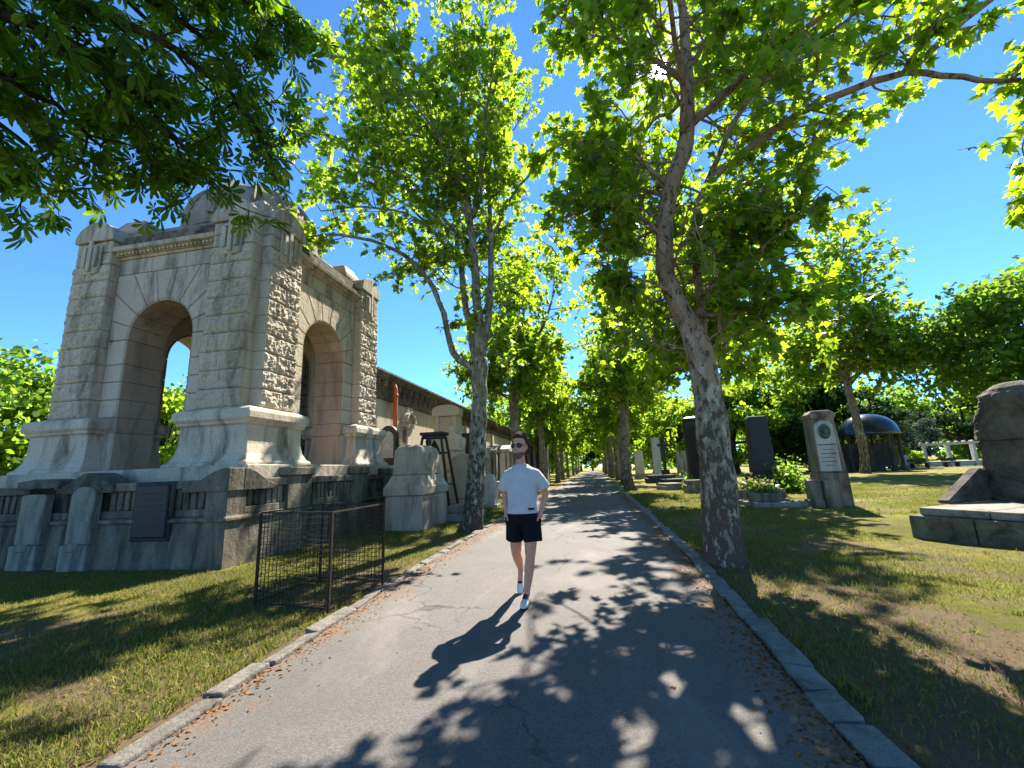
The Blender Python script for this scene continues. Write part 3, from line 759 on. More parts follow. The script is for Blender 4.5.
# segmental hood over the corner, seen on both faces
def half_hood(ax):
    top = [(.92*t, 1.40 + .32*(.5+.5*math.cos(math.pi*t))) for t in np.linspace(0, 1, 12)]
    if ax == 'front': top = [(-.075, 1.72)] + top
    poly = [(-.075 if ax == 'front' else .0, 1.3)] + top + [(.92, 1.3)]
    mb = MB()
    if ax == 'front': mb.prism([(-a-.0, b) for a, b in poly], -.075, .30, 'y')
    else: mb.prism([(a+.302, b) for a, b in poly], -.30, .075, 'x')
    return mb
half_hood('front').build('hood', 'lime_dark', enc, bevel=.015); half_hood('side').build('hood', 'lime_dark', enc, bevel=.015)
arch_coping(2.45, 3.65, 1.5, 1.74, -.12, .34, 'front').build('hood', 'mossy', enc, bevel=.015)
arch_coping(3.72, 4.75, 1.62, 1.66, -.14, .34, 'front').build('hood', 'mossy', enc, bevel=.02)
def tablet(loc, wd, z0, z1, arch, label):
    t = thing('stone_tablet', label, 'tablet', loc, 0, 'tablets set against the enclosure wall')
    top = [(wd/2*math.cos(a), z1-.16+(.16 if arch else .03)*math.sin(a)) for a in np.linspace(0, math.pi, 12)]
    mb = MB(); mb.prism([(-wd/2, z0)] + top[::-1] + [(wd/2, z0)], -.17, -.02); mb.build('slab', 'tomb', t, bevel=.015)
    mb = MB(); mb.box(-wd/2-.03, wd/2+.03, -.22, -.02, -.08, z0-.003); mb.box(-.13, .13, -.24, -.18, z0-.12, z0+.03); mb.build('foot', 'tomb', t, bevel=.015)
tablet((-9.62, 6.95, 0), .56, .42, 1.48, True, 'pale round-headed stone tablet under a hood, between the black plaque and the square tablet')
tablet((-10.82, 6.95, 0), .6, .42, 1.5, False, 'pale square-headed stone tablet on the sooty wall near the left picture edge')
pl = thing('inscription_plaque', 'tall black inscription plaque fixed to the sooty low wall beside the corner', 'plaque', (-8.12, 6.94, 0))
mb = MB(); mb.box(-.36, .36, -.1, 0, .52, 1.46); mb.build('plate', 'granite', pl, bevel=.02)
mb = MB(); mb.box(-.44, .44, -.06, .0, .45, 1.52); mb.build('frame', 'granite_matt', pl, bevel=.02)
mb = MB()
for k in range(7):
    wv = random.uniform(.18, .28); mb.box(-wv, wv, -.106, -.1005, 1.3-k*.11, 1.32-k*.11)
mb.build('inscription', 'engrave', pl)

# ------------------------------------------------------------------ wire cage
cg = thing('wire_cage', 'rusty wire mesh cage standing open on the grass by the path', 'cage', (0, 0, 0))
cc = [(-4.15, 4.92), (-3.05, 4.73), (-3.03, 5.97), (-4.12, 6.14)]; H = 1.07
for a, b in cc:
    mb = MB(); mb.box(a-.014, a+.014, b-.014, b+.014, -.06, H); mb.build('post', 'rust', cg)
for i in range(4):
    a = np.array(cc[i]); b = np.array(cc[(i+1) % 4]); L = np.linalg.norm(b-a); e = (b-a)/L
    for z in (.03, H): fr = MB(); fr.tube([(a[0], a[1], z), (b[0], b[1], z)], .013, 4); fr.build('rail', 'rust', cg)
    mb = MB(); n = int(L/.062)
    for k in range(1, n):
        q = a+e*L*k/n + np.random.default_rng(k+i).normal(0, .003, 2); mb.tube([(q[0], q[1], .03), (q[0], q[1], H)], .0035, 3, False)
    for k in range(1, 17):
        z = .03+(H-.03)*k/17
        pts = [(a[0]+e[0]*L*t, a[1]+e[1]*L*t, z+.012*math.sin(t*5+k+i)) for t in np.linspace(0, 1, 5)]; mb.tube(pts, .0035, 3, False)
    mb.build('wire_mesh', 'rust', cg)

# ------------------------------------------------------------------ gallery wall beyond the mausoleum
gal = thing('gallery_wall', 'long beige cemetery gallery wall with a dark bracketed frieze running beside the avenue', 'gallery', (-8.35, 14.4, 0))
L = 52
mb = MB(); mb.box(-1.2, 0, 0, L, -.1, 4.5); mb.build('wall', 'gallery', gal)
mb = MB(); mb.prism([(-1.2, 4.503), (.05, 4.503), (.09, 4.55), (.14, 4.56), (.14, 4.62), (.04, 4.64), (.04, 5.28), (-1.2, 5.28)], 0, L, 'y'); mb.build('frieze', 'gallery_dark', gal)
mb = MB(); mb.prism([(-1.3, 5.283), (.2, 5.283), (.34, 5.4), (.36, 5.5), (.42, 5.52), (.42, 5.6), (-1.3, 5.75)], -.05, L, 'y'); mb.build('cornice', 'gallery_dark', gal)
mb = MB(); y = .3
while y < L-.3:
    mb.box(.042, .3, y, y+.12, 5.02, 5.275); mb.box(.042, .16, y+.01, y+.11, 4.8, 5.018); y += .62
mb.build('bracket', 'gallery_dark', gal, bevel=.02)
for y in (4.2, 13.5, 21, 29, 37, 45):
    mb = MB(); mb.box(.002, .14, y-.28, y+.28, -.1, 4.5); mb.build('pilaster', 'gallery', gal, bevel=.02)
pp = thing('drainpipe', 'rust orange drainpipe running down the beige gallery wall', 'pipe', (-8.02, 16.65, 0))
mb = MB(); mb.tube([(0, 0, -.05), (0, 0, 2.9), (0, 0, 4.95), (-.05, 0, 5.15), (-.2, 0, 5.3)], .095, 12); mb.build('pipe', 'orange', pp, True)
for z in (1.2, 3.0, 4.7): mb = MB(); mb.lathe([(.105, z), (.115, z+.02), (.115, z+.08), (.105, z+.1)], 12); mb.build('bracket', 'orange', pp, True)

# monuments in front of the gallery
t = thing('cross_pedestal', 'big tapered stone pedestal with a carved cross on its sunlit side', 'pedestal', (-5.17, 12.3, 0))
mb = MB(); mb.rectloft([(-.56, .54, -1.0, 1.0, -.1), (-.55, .53, -.99, .99, .9)]); mb.build('base', 'pedestal', t, bevel=.03, segs=2)
mb = MB(); mb.rectloft([(-.6, .58, -1.04, 1.04, .903), (-.6, .58, -1.04, 1.04, 1.12), (-.5, .48, -.92, .92, 1.3), (-.44, .42, -.84, .84, 1.45)]); mb.build('shoulder', 'pedestal', t, bevel=.03, segs=2)
mb = MB(); mb.rectloft([(-.43, .41, -.83, .83, 1.452), (-.40, .37, -.78, .78, 2.12), (-.34, .31, -.7, .7, 2.24), (-.2, .18, -.5, .5, 2.31)]); sh = mb.build('shaft', 'pedestal', t, bevel=.04, segs=2)
mb = MB(); mb.box(.2, .475, -.13, .13, 1.1, 2.05); mb.box(.2, .465, -.4, .4, 1.62, 1.82); mb.build('cross', 'pedestal', sh, bevel=.02)
mb = MB(); mb.box(.2, .585, -.36, .36, .05, .8); mb.build('panel', 'pedestal', t, bevel=.02)

t = thing('portrait_headstone', 'dark round-topped headstone with an enamel portrait beside the orange drainpipe', 'headstone', (-7.55, 15.2, 0))
arc = [(.34*math.cos(a), 2.95+.36*math.sin(a)) for a in np.linspace(math.pi, 0, 12)]
mb = MB(); mb.prism([(-.34, 1.0)] + arc + [(.34, 1.0)], -.12, .12); mb.build('tablet', 'granite', t, bevel=.02)
mb = MB(); mb.box(-.55, .55, -.3, .3, -.1, .7); mb.box(-.45, .45, -.22, .22, .703, .998); mb.build('base', 'granite_matt', t, bevel=.03)
mb = MB(); arc2 = [(.23*math.cos(a), 2.85+.24*math.sin(a)) for a in np.linspace(math.pi, 0, 12)]
mb.prism([(-.23, 2.1)] + arc2 + [(.23, 2.1)], -.135, -.121); mb.build('portrait', 'photo', t)

t = thing('wall_shrine', 'small stone wall shrine with an arched hood on the beige gallery wall', 'shrine', (-8.33, 18.4, 0))
mb = MB(); arc = [(.52*math.cos(a), 3.75+.5*math.sin(a)) for a in np.linspace(0, math.pi, 14)]; arc2 = [(.4*math.cos(a), 3.75+.38*math.sin(a)) for a in np.linspace(math.pi, 0, 14)]
mb.prism(arc+arc2, 0.002, .3, 'x'); mb.build('arch_hood', 'gallery', t, bevel=.01)
mb = MB(); mb.box(.002, .22, -.55, .55, 3.55, 3.72); mb.box(.002, .3, -.62, .62, 2.55, 2.72); mb.box(.002, .2, -.55, .55, -.05, 2.547); mb.build('ledge', 'gallery', t, bevel=.015)
mb = MB(); mb.box(.002, .06, -.33, .33, 2.85, 3.45); mb.build('niche', 'gallery_dark', t)
t = thing('stone_vase', 'small stone vase on a post right of the wall shrine', 'vase', (-7.6, 19.4, 0))
mb = MB(); mb.lathe([(.16, -.05), (.16, 2.5), (.2, 2.52), (.2, 2.6)], 12); mb.build('post', 'tomb', t, True)
mb = MB(); mb.lathe([(.1, 2.6), (.06, 2.68), (.17, 2.85), (.19, 2.98), (.13, 3.06), (.001, 3.06)], 14); mb.build('bowl', 'granite_matt', t, True)

t = thing('iron_trestle', 'black tapered iron trestle frame standing behind the cross pedestal', 'trestle', (-5.4, 14.25, 0))
mb = MB(); mb.box(-.42, .42, -.3, .3, 2.76, 2.86); mb.box(-.36, .36, -.25, .25, 2.64, 2.757); mb.build('top_plate', 'ironblack', t, bevel=.01)
for sx in (-1, 1):
    for sy in (-1, 1):
        mb = MB(); mb.tube([(sx*.33, sy*.24, 2.7), (sx*.74, sy*.5, -.05)], .05, 4); mb.build('leg', 'ironblack', t)
for z, k in ((2.15, .40), (1.1, .57)):
    for s in (-1, 1):
        kk = k*1.02
        mb = MB(); mb.tube([(-kk, s*k*.72, z), (kk, s*k*.72, z)], .035, 4); mb.tube([(s*kk, -k*.72, z), (s*kk, k*.72, z)], .035, 4); mb.build('stretcher', 'ironblack', t)
mb = MB(); mb.lathe([(.02, 2.6), (.1, 2.45), (.17, 2.3), (.2, 2.18), (.19, 2.16), (.0005, 2.2)], 14); mb.build('bell', 'ironblack', t, True)

t = thing('tall_stele', 'tall beige wall stele with a rounded crown behind the draped statue', 'stele', (-6.75, 19.6, 0))
mb = MB(); mb.box(-.75, .75, -.3, .3, -.1, 3.1); mb.box(-.62, .62, -.25, .25, 3.103, 4.1); mb.build('slab', 'gallery', t, bevel=.03)
arc = [(.66*math.cos(a), 4.42+.22*math.sin(a)) for a in np.linspace(math.pi, 0, 10)]
mb = MB(); mb.prism([(-.66, 4.103)] + arc + [(.66, 4.103)], -.4, .35); mb.build('crown', 'gallery', t, bevel=.03)
for u in (-.42, .42): mb = MB(); mb.box(u-.1, u+.1, -.36, -.24, 3.2, 4.1); mb.build('strip', 'gallery', t, bevel=.02)
t = thing('draped_statue', 'beige stone statue of a draped bowed figure on a stepped plinth', 'statue', (-5.72, 17.5, 0))
mb = MB(); rings = []
for z, rx, ry, ox, oy in ((1.45, .42, .36, 0, 0), (1.7, .4, .34, 0, 0), (2.1, .33, .3, .02, 0), (2.5, .36, .28, .02, -.02), (2.8, .38, .26, 0, -.04), (2.98, .3, .22, -.02, -.08), (3.06, .13, .13, -.05, -.12), (3.14, .14, .15, -.07, -.15), (3.28, .14, .15, -.08, -.16), (3.38, .07, .08, -.08, -.14)):
    rings.append([(ox+rx*math.cos(a)*(1+.07*math.sin(7*a+z)), oy+ry*math.sin(a)*(1+.07*math.sin(7*a+z)), z) for a in np.linspace(0, 2*math.pi, 32, endpoint=False)])
mb.loft(rings)
mb.tube([(-.36, -.02, 2.85), (-.42, -.18, 2.4), (-.1, -.34, 2.3)], [.13, .11, .08], 10); mb.tube([(.36, -.02, 2.85), (.4, -.2, 2.4), (.05, -.36, 2.42)], [.13, .11, .08], 10)
mb.build('figure', 'gallery', t, True)
mb = MB(); mb.box(-.75, .75, -.6, .6, -.1, .5); mb.box(-.62, .62, -.5, .5, .503, 1.0); mb.box(-.52, .52, -.45, .45, 1.003, 1.45); mb.build('plinth', 'gallery', t, bevel=.04)
t = thing('black_slab', 'black upright grave slab right of the draped statue', 'headstone', (-6.1, 20.6, 0))
mb = MB(); mb.box(-.62, .62, -.15, .15, .4, 3.35); mb.build('slab', 'granite', t, bevel=.02)
mb = MB(); mb.box(-.8, .8, -.35, .35, -.1, .398); mb.build('base', 'granite_matt', t, bevel=.02)
t = thing('shouldered_headstone', 'beige headstone with curved shoulders just left of the near mottled trunk', 'headstone', (-4.72, 15.4, 0))
arc = [(-.45, 1.85), (-.38, 2.0), (-.2, 2.12), (0, 2.16), (.2, 2.12), (.38, 2.0), (.45, 1.85)]
mb = MB(); mb.prism([(-.5, .5)] + arc + [(.5, .5)], -.14, .14); mb.build('slab', 'pedestal', t, bevel=.03)
mb = MB(); mb.box(-.62, .62, -.32, .32, -.1, .498); mb.build('base', 'pedestal', t, bevel=.03)
t = thing('grave_step', 'low grey stone grave steps between the cross pedestal and the near trunk', 'grave', (-4.25, 13.9, 0))
mb = MB(); mb.box(-.42, .5, -.7, .7, -.1, .22); mb.build('lower_step', 'slab', t, bevel=.02)
mb = MB(); mb.box(-.38, .44, -.55, .65, .223, .45); mb.build('upper_step', 'slab', t, bevel=.02)
t = thing('leaning_stele', 'narrow pale stele just right of the near mottled trunk', 'stele', (-4.45, 18.2, 0))
mb = MB(); mb.rectloft([(-.24, .3, -.3, .3, -.1), (-.22, .27, -.26, .26, 1.05), (-.12, .2, -.2, .2, 1.35)]); mb.build('slab', 'tomb_pale', t, bevel=.03)
mb = MB(); mb.box(-.34, .4, -.42, .42, -.1, .12); mb.build('base', 'tomb', t, bevel=.02)
for k, (x, y, h, wd, mt, lb) in enumerate(((-6.9, 26.5, 2.6, 1.3, 'tomb_pale', 'whitish wall tomb with a dark panel seen left of the man\'s shoulder'),
                                      (-7.0, 30.5, 3.0, 1.6, 'tomb', 'grey wall tomb with columns behind the man\'s head'),
                                      (-7.0, 35.5, 3.3, 1.8, 'tomb_pale', 'pale pedimented wall tomb beyond the man\'s head'),
                                      (-7.0, 41.0, 3.2, 1.6, 'tomb', 'far grey wall tomb near the end of the gallery'),
                                      (-6.9, 23.6, 2.9, 1.1, 'tomb', 'narrow grey wall tomb behind the near mottled trunk'))):
    t = thing('wall_tomb', lb, 'tomb', (x, y, 0), 0, 'tombs along the gallery wall')
    mb = MB(); mb.box(-.5, .55, -wd*.75, wd*.75, -.1, .5); mb.box(-.5, .45, -wd*.65, wd*.65, .503, .8); mb.build('base', mt, t, bevel=.03)
    mb = MB(); mb.box(-.5, -.1, -wd*.55, wd*.55, .803, h-.3); mb.build('back_slab', mt, t, bevel=.02)
    for s in (-1, 1):
        mb = MB(); mb.lathe([(.13, .803), (.13, .9), (.1, .95), (.09, h-.45), (.13, h-.4), (.13, h-.302)], 14, (.12, s*wd*.48)); mb.build('column', mt, t, True)
    mb = MB(); mb.prism([(-wd*.6, h-.3), (wd*.6, h-.3), (wd*.6, h-.12), (0, h+.25), (-wd*.6, h-.12)], -.5, .3, 'x'); mb.build('pediment', mt, t, bevel=.02)
    mb = MB(); mb.box(-.098, -.06, -wd*.3, wd*.3, 1.1, h-.7); mb.build('panel', 'granite', t)
t = thing('grave_railing', 'low white balustrade of slabs round a grave left of the man', 'railing', (-5.9, 23.5, 0))
for k in range(3):
    mb = MB(); mb.box(-.9+.0*k, .9, -.5, 1.2, .1+.34*k, .22+.34*k); mb.build('rail', 'tomb_pale', t, bevel=.02)
for sx in (-.75, 0, .75):
    for sy in (-.38, .95):
        mb = MB(); mb.box(sx-.08, sx+.08, sy-.08, sy+.08, -.1, .779); mb.build('post', 'tomb_pale', t)
t = thing('striped_crypt', 'grey crypt with dark vertical bands behind the avenue trees', 'crypt', (-6.2, 47, 0))
mb = MB(); mb.box(-1.3, 1.3, -1.3, 1.3, -.1, 4.6); mb.build('wall', 'tomb', t, bevel=.03)
mb = MB()
for u in (-.9, -.3, .3, .9): mb.box(u-.16, u+.16, -1.36, -1.303, .6, 4.2)
mb.build('band', 'granite', t)
arc = [(1.4*math.cos(a), 4.603+.9*math.sin(a)) for a in np.linspace(math.pi, 0, 14)]
mb = MB(); mb.prism(arc, -1.4, 1.4); mb.build('vault', 'tomb', t, bevel=.02)

# ------------------------------------------------------------------ graves on the right
t = thing('medallion_gravestone', 'tall pale gravestone with a green bronze portrait medallion and sooty rough sides', 'gravestone', (7.42, 15.9, 0), R(-6))
mb = MB(); mb.rectloft([(-.40, .42, -.40, .48, -.1), (-.395, .41, -.38, .46, 1.0)]); mb.build('base', 'tomb_side', t, bevel=.03, segs=2)
mb = MB(); mb.rectloft([(-.38, .4, -.36, .44, 1.003), (-.36, .3, -.33, .4, 2.72), (-.4, .34, -.38, .44, 2.76), (-.4, .34, -.38, .44, 2.88), (-.3, .24, -.28, .34, 3.0)]); sh = mb.build('shaft', 'tomb_side', t, bevel=.03, segs=2)
arc = [(-.05+.27*math.cos(a), 2.42+.24*math.sin(a)) for a in np.linspace(math.pi, 0, 12)]
mb = MB(); mb.prism([(-.34, 1.05)] + arc + [(.24, 1.05)], -.40, -.3); fp = mb.build('face_panel', 'tomb_pale', t, bevel=.01)
rings = [[(-.05+rx*math.cos(a), y, 2.3+rz*math.sin(a)) for a in np.linspace(0, 2*math.pi, 24, endpoint=False)] for rx, rz, y in ((.17, .24, -.38), (.17, .24, -.43), (.15, .21, -.44), (.14, .2, -.425))]
mb = MB(); mb.loft(rings); mb.ell((-.05, -.43, 2.32), (.07, .05, .1)); mb.ell((-.05, -.43, 2.18), (.11, .04, .07)); mb.build('medallion', 'bronze', fp, True)
mb = MB()
r = random.Random(9)
for k, (z, wd, h) in enumerate(((1.86, .24, .05), (1.72, .14, .03), (1.58, .2, .04), (1.46, .17, .03), (1.34, .21, .03), (1.22, .12, .03))):
    x = -.05-wd
    while x < -.05+wd:
        a = r.uniform(.015, .03); mb.box(x, x+a, -.404, -.4005, z, z+h*r.uniform(.8, 1)); x += a+.012
mb.build('inscription', 'engrave', fp)
mb = MB(); mb.box(-.40, -.02, -.7, -.405, -.1, .78); mb.build('front_block', 'tomb_side', t, bevel=.04, segs=2)
mb = MB(); mb.box(-.78, -.42, -.55, -.15, .1, .8); mb.box(-.86, -.42, -.62, -.1, -.1, .2); mb.build('side_block', 'tomb_side', t, bevel=.04, segs=2)
t = thing('grave_border', 'low stone grave border on the grass left of the medallion gravestone', 'grave', (5.9, 15.9, 0))
mb = MB()
for b in ((-1.0, .62, -.45, -.3), (-1.0, .62, .9, 1.05), (-1.0, -.85, -.298, .898), (.47, .62, -.298, .898)): mb.box(*b, -.1, .13)
mb.build('border', 'tomb', t, bevel=.02)
mb = MB(); mb.box(-.85, .47, -.3, .9, -.1, .06); mb.build('bed', 'slab', t)
def leafy_patch(name, n, ext, size, mat, parent, seed, tm=LEAF_MID, z0=0.0):
    r = np.random.default_rng(seed); P = r.normal(0, .42, (n, 3))*np.array(ext); P[:, 2] = np.abs(P[:, 2]) + z0
    D = r.normal(0, .7, (n, 3)); D[:, 2] += .5; N = r.normal(0, .6, (n, 3)); N[:, 2] += .8
    return link(name, stamp(name, tm[0], tm[1], P, D, N, size*r.uniform(.5, 1.2, n), mat), None, parent)
t = thing('flower_trough', 'stone flower trough with small orange and green plants on the low grave border', 'planter', (5.45, 15.95, 0))
mb = MB(); mb.rectloft([(-.45, .45, -.3, .3, .134), (-.5, .5, -.34, .34, .42)]); mb.build('trough', 'tomb_side', t, bevel=.03)
leafy_patch('plants', 260, (.55, .36, .22), .09, 'flower', t, 5, z0=.42)
t = thing('grave_planter', 'long low stone planter full of leafy plants beside the near leaning trunk', 'planter', (6.1, 19.6, 0))
mb = MB(); mb.box(-1.0, 1.2, -.5, .5, -.1, .34); mb.build('curb', 'tomb_side', t, bevel=.03)
leafy_patch('plants', 420, (1.5, .7, .5), .13, 'flower', t, 6, z0=.34)
t = thing('dark_obelisk', 'black tapering granite obelisk wrapped in green ivy at its foot', 'obelisk', (8.1, 23.5, 0), R(-4))
mb = MB(); mb.sqloft([(.52, .9), (.42, 3.55), (.38, 3.64)], 0, 0, .8); mb.build('shaft', 'granite', t, bevel=.02)
mb = MB(); mb.sqloft([(.85, -.1), (.85, .5), (.72, .55), (.72, .898)], 0, 0, .85); mb.build('base', 'granite_matt', t, bevel=.03)
iv = thing('ivy_bush', 'dark green ivy bush growing at the foot of the black obelisk', 'bush', (8.7, 22.5, 0))
leafy_patch('foliage', 1500, (.85, .6, 1.25), .13, 'leaf_mid', iv, 8, z0=-.02)
iv = thing('flowering_shrub', 'small loose shrub with reddish tips right of the ivy bush', 'bush', (9.6, 22.0, 0))
leafy_patch('foliage', 240, (.5, .4, .8), .13, 'flower', iv, 9)

def pillar(loc, wd, dp, h, mt, label, cap=True, rz=0, lean=0):
    t = thing('grave_pillar', label, 'gravestone', loc, rz)
    mb = MB(); mb.rectloft([(-wd/2, wd/2, -dp/2, dp/2, .5), (-wd/2*.94, wd/2*.94, -dp/2, dp/2, h)]); mb.build('slab', mt, t, bevel=.025)
    mb = MB(); mb.rectloft([(-wd/2-.16, wd/2+.16, -dp/2-.16, dp/2+.16, -.1), (-wd/2-.14, wd/2+.14, -dp/2-.14, dp/2+.14, .498)]); mb.build('base', 'granite_matt' if 'gran' in mt else 'tomb', t, bevel=.03)
    if cap:
        mb = MB(); mb.rectloft([(-wd/2-.06, wd/2+.06, -dp/2-.06, dp/2+.06, h+.002), (-wd/2-.06, wd/2+.06, -dp/2-.06, dp/2+.06, h+.12), (-wd/2*.6, wd/2*.6, -dp/2*.6, dp/2*.6, h+.24)]); mb.build('cap', mt, t, bevel=.02)
    return t
pillar((6.0, 28.2, 0), .85, .6, 4.05, 'granite', 'tall black polished grave pillar left of the leaning near trunk')
pillar((6.55, 27.0, 0), .9, .8, 3.7, 'tomb_side', 'rough brownish grave pillar half hidden by the leaning near trunk', False)
pillar((13.0, 38.0, 0), 1.5, .8, 2.6, 'granite', 'squat black grave block right of the leaning near trunk')
pillar((6.3, 47.0, 0), .8, .6, 4.2, 'tomb_pale', 'whitish far stele between the avenue trunk and the black pillar', False)
pillar((5.0, 52.0, 0), 1.0, .6, 3.1, 'tomb_pale', 'short whitish far gravestone nearest the avenue trunks', False)
pillar((8.6, 46.0, 0), 1.1, .6, 2.7, 'tomb', 'broad grey far gravestone left of the black pillar', False)
t = thing('grave_cross', 'thin black iron grave cross standing before the whitish stele', 'cross', (6.3, 42.0, 0))
mb = MB(); mb.box(-.13, .13, -.1, .1, 1.0, 4.0); mb.box(-.5, .5, -.09, .09, 3.1, 3.32); mb.build('cross', 'granite', t, bevel=.02)
mb = MB(); mb.sqloft([(.62, -.1), (.5, .6), (.34, .65), (.3, .998)]); mb.build('base', 'granite_matt', t, bevel=.02)
def ledger(loc, sx, sy, h, mt, label, rz=0):
    t = thing('ledger_slab', label, 'grave', loc, rz)
    mb = MB(); mb.box(-sx, sx, -sy, sy, -.1, h*.62); mb.build('curb', mt, t, bevel=.03)
    mb = MB(); mb.rectloft([(-sx*.9, sx*.9, -sy*.93, sy*.93, h*.622), (-sx*.86, sx*.86, -sy*.9, sy*.9, h)]); mb.build('lid', mt, t, bevel=.02)
ledger((5.15, 24.4, 0), .62, .9, .62, 'tomb_side', 'low brown ledger tomb just left of the leaning near trunk', R(-5))
ledger((5.2, 31.0, 0), 1.1, 1.2, .5, 'granite_matt', 'flat dark ledger slab in front of the black pillar')
ledger((4.35, 27.6, 0), .6, .8, .36, 'slab', 'small tilted grey ledger stone near the path edge', R(14))
ledger((5.4, 39.0, 0), 1.2, 1.2, .6, 'granite_matt', 'dark low ledger tomb below the thin cross')
iv = thing('grave_shrub', 'small green shrub on the flat dark ledger slab', 'bush', (5.2, 26.8, 0)); leafy_patch('foliage', 260, (.5, .5, .9), .14, 'leaf_mid', iv, 12)

# ------------------------------------------------------------------ big monument at the right edge
ang = math.atan2(-.87, .49)        # local +x runs along the front ledge, local +y goes back
mon = thing('rock_monument', 'big dark weathered monument with a hunched rock figure on a broad mossy stepped base', 'monument', (5.69, 9.62, 0), ang)
mb = MB()
for a, b in ((0, .92), (.935, 2.0), (2.015, 3.4)): mb.box(a, b, 0, 3.6, -.12, .36)
mb.build('base', 'mossy', mon, bevel=.03, segs=2)
mb = MB()
for a, b in ((.14, 1.1), (1.11, 3.3)):
    mb.box(a, b, .1, 1.9, .363, .50); mb.box(a, b, 1.91, 3.5, .363, .50)
mb.build('step_slab', 'slab', mon, bevel=.025, segs=2)
mb = MB()
mb.prism([(2.42, .503), (2.42, 1.14), (2.2, 1.14), (.95, .56), (1.0, .503)], -.02, .2, 'x'); mb.build('wing_slab', 'rock', mon, bevel=.03)
def rocky(rings, nm, mt, par, amp, sc, n=72, seed=0):
    mb = MB(); out = []
    for (z, x0, x1, y0, y1, pw) in rings:
        ring = []
        for a in np.linspace(0, 2*math.pi, n, endpoint=False):
            c, s_ = math.cos(a), math.sin(a); cx, cyy = (x0+x1)/2, (y0+y1)/2
            x = cx + (x1-x0)/2*math.copysign(abs(c)**pw, c); y = cyy + (y1-y0)/2*math.copysign(abs(s_)**pw, s_)
            p = Vector((x, y, z)); h = noise.fractal(p*sc + Vector((seed, 0, 0)), .9, 2.1, 5)*amp - .05*max(0, noise.noise(p*5.5 + Vector((seed, 9, 0))))**.5 - .018*abs(noise.noise(p*17))
            ring.append((x+(x-cx)*h, y+(y-cyy)*h, z))
        out.append(ring)
    mb.loft(out); return mb.build(nm, mt, par, True)
def lerp_rings(keys, n):
    zs = np.array([k[0] for k in keys]); A = np.array(keys)
    return [tuple(np.interp(z, zs, A[:, j]) for j in range(6)) for z in np.linspace(zs[0], zs[-1], n)]
rocky(lerp_rings([(.503, .05, 2.2, 2.25, 3.45, .3), (.86, .05, 2.2, 2.25, 3.45, .3), (.9, .10, 2.15, 2.3, 3.4, .3), (1.66, .07, 2.15, 2.3, 3.4, .32), (1.72, .12, 2.1, 2.34, 3.36, .32)], 70), 'block', 'rock', mon, .04, 2.2, 160)
rocky(lerp_rings([(1.69, .10, 2.12, 2.3, 3.4, .36), (1.76, .08, 2.12, 2.3, 3.4, .38), (2.2, .1, 2.0, 2.3, 3.4, .45), (2.45, .15, 1.75, 2.28, 3.36, .6), (2.6, .2, 1.5, 2.32, 3.25, .75), (2.72, .36, 1.25, 2.4, 3.05, .9), (2.8, .5, 1.05, 2.5, 2.9, 1), (2.83, .62, .9, 2.6, 2.8, 1)], 100), 'hunched_figure', 'rock', mon, .09, 1.5, 200, 4)
# ------------------------------------------------------------------ the two near plane trees
def rel(pts, b): return [(x-b[0], y-b[1], z) for x, y, z in pts]
# right-hand tree: leaning mottled trunk with a sinuous main stem
B = (1.78, 7.3, 0)
TP = [(1.78, 7.3, -.15, .29), (1.84, 7.3, .8, .262), (1.87, 7.3, 1.7, .243), (1.86, 7.3, 2.75, .222), (1.80, 7.3, 3.45, .20), (1.64, 7.3, 3.95, .165), (1.48, 7.3, 4.5, .155), (1.46, 7.3, 5.15, .15), (1.66, 7.3, 6.2, .145), (2.0, 7.3, 7.0, .14), (2.14, 7.3, 7.7, .13), (2.28, 7.3, 9.2, .10), (2.32, 7.3, 10.4, .08), (2.2, 7.4, 12.4, .05), (2.4, 7.5, 14, .02)]
tm, allp = trunk_mesh(rel([q[:3] for q in TP], B), [q[3] for q in TP], 120, 30, 2, .028, 1.32)
tp = allp[:int(120*4/14)+1]; mp = allp[int(120*4/14):]
def open_side(P):        # the side over the sunny lawn carries no boughs
    x, y, z = P[..., 0]+1.78, P[..., 1]+7.3, P[..., 2]
    return ~((x < .2) & (y > 7.9) & (z < 9.5)) & ~((x < 1.15) & (y > 9.2)) & ~((x > 3.75) & (z < 6.35) & (x < 5.2)) & ~((x > 4.9) & (x < 5.2) & (z < 6.4)) & ~((x > 5.2) & (x < 8) & (z < 4.2)) & (z > 2.75)
T = Tree(11, 1.15, open_side)
L1 = T.limb(rel([(1.84, 7.4, 3.2), (2.0, 7.6, 3.75), (2.08, 7.8, 4.3), (2.12, 7.8, 5.2), (2.25, 7.3, 6.2), (3.09, 7.0, 6.73), (3.75, 6.8, 6.99), (4.46, 6.55, 7.07), (4.94, 6.35, 7.02), (5.56, 6.1, 7.42), (5.9, 5.9, 7.6), (6.9, 5.4, 8.4)], B), .095, .03, 30, 9, .012)
L1b = T.limb(rel([(4.94, 6.35, 7.0), (5.44, 6.2, 6.62), (5.95, 6.0, 6.25), (6.5, 5.9, 6.1)], B), .05, .02, 10, 6, .015)
L2 = T.limb(rel([(2.1, 7.3, 7.45), (2.7, 7.1, 7.8), (3.21, 7.0, 8.19), (3.99, 6.8, 8.55), (4.6, 6.6, 8.8), (5.6, 6.5, 9.4)], B), .085, .03, 16, 8, .015)
L3 = T.limb(rel([(2.25, 7.3, 6.2), (2.9, 6.9, 7.3), (3.6, 6.7, 7.9), (4.5, 6.5, 8.3), (5.2, 6.3, 8.9)], B), .05, .02, 12, 6, .02)
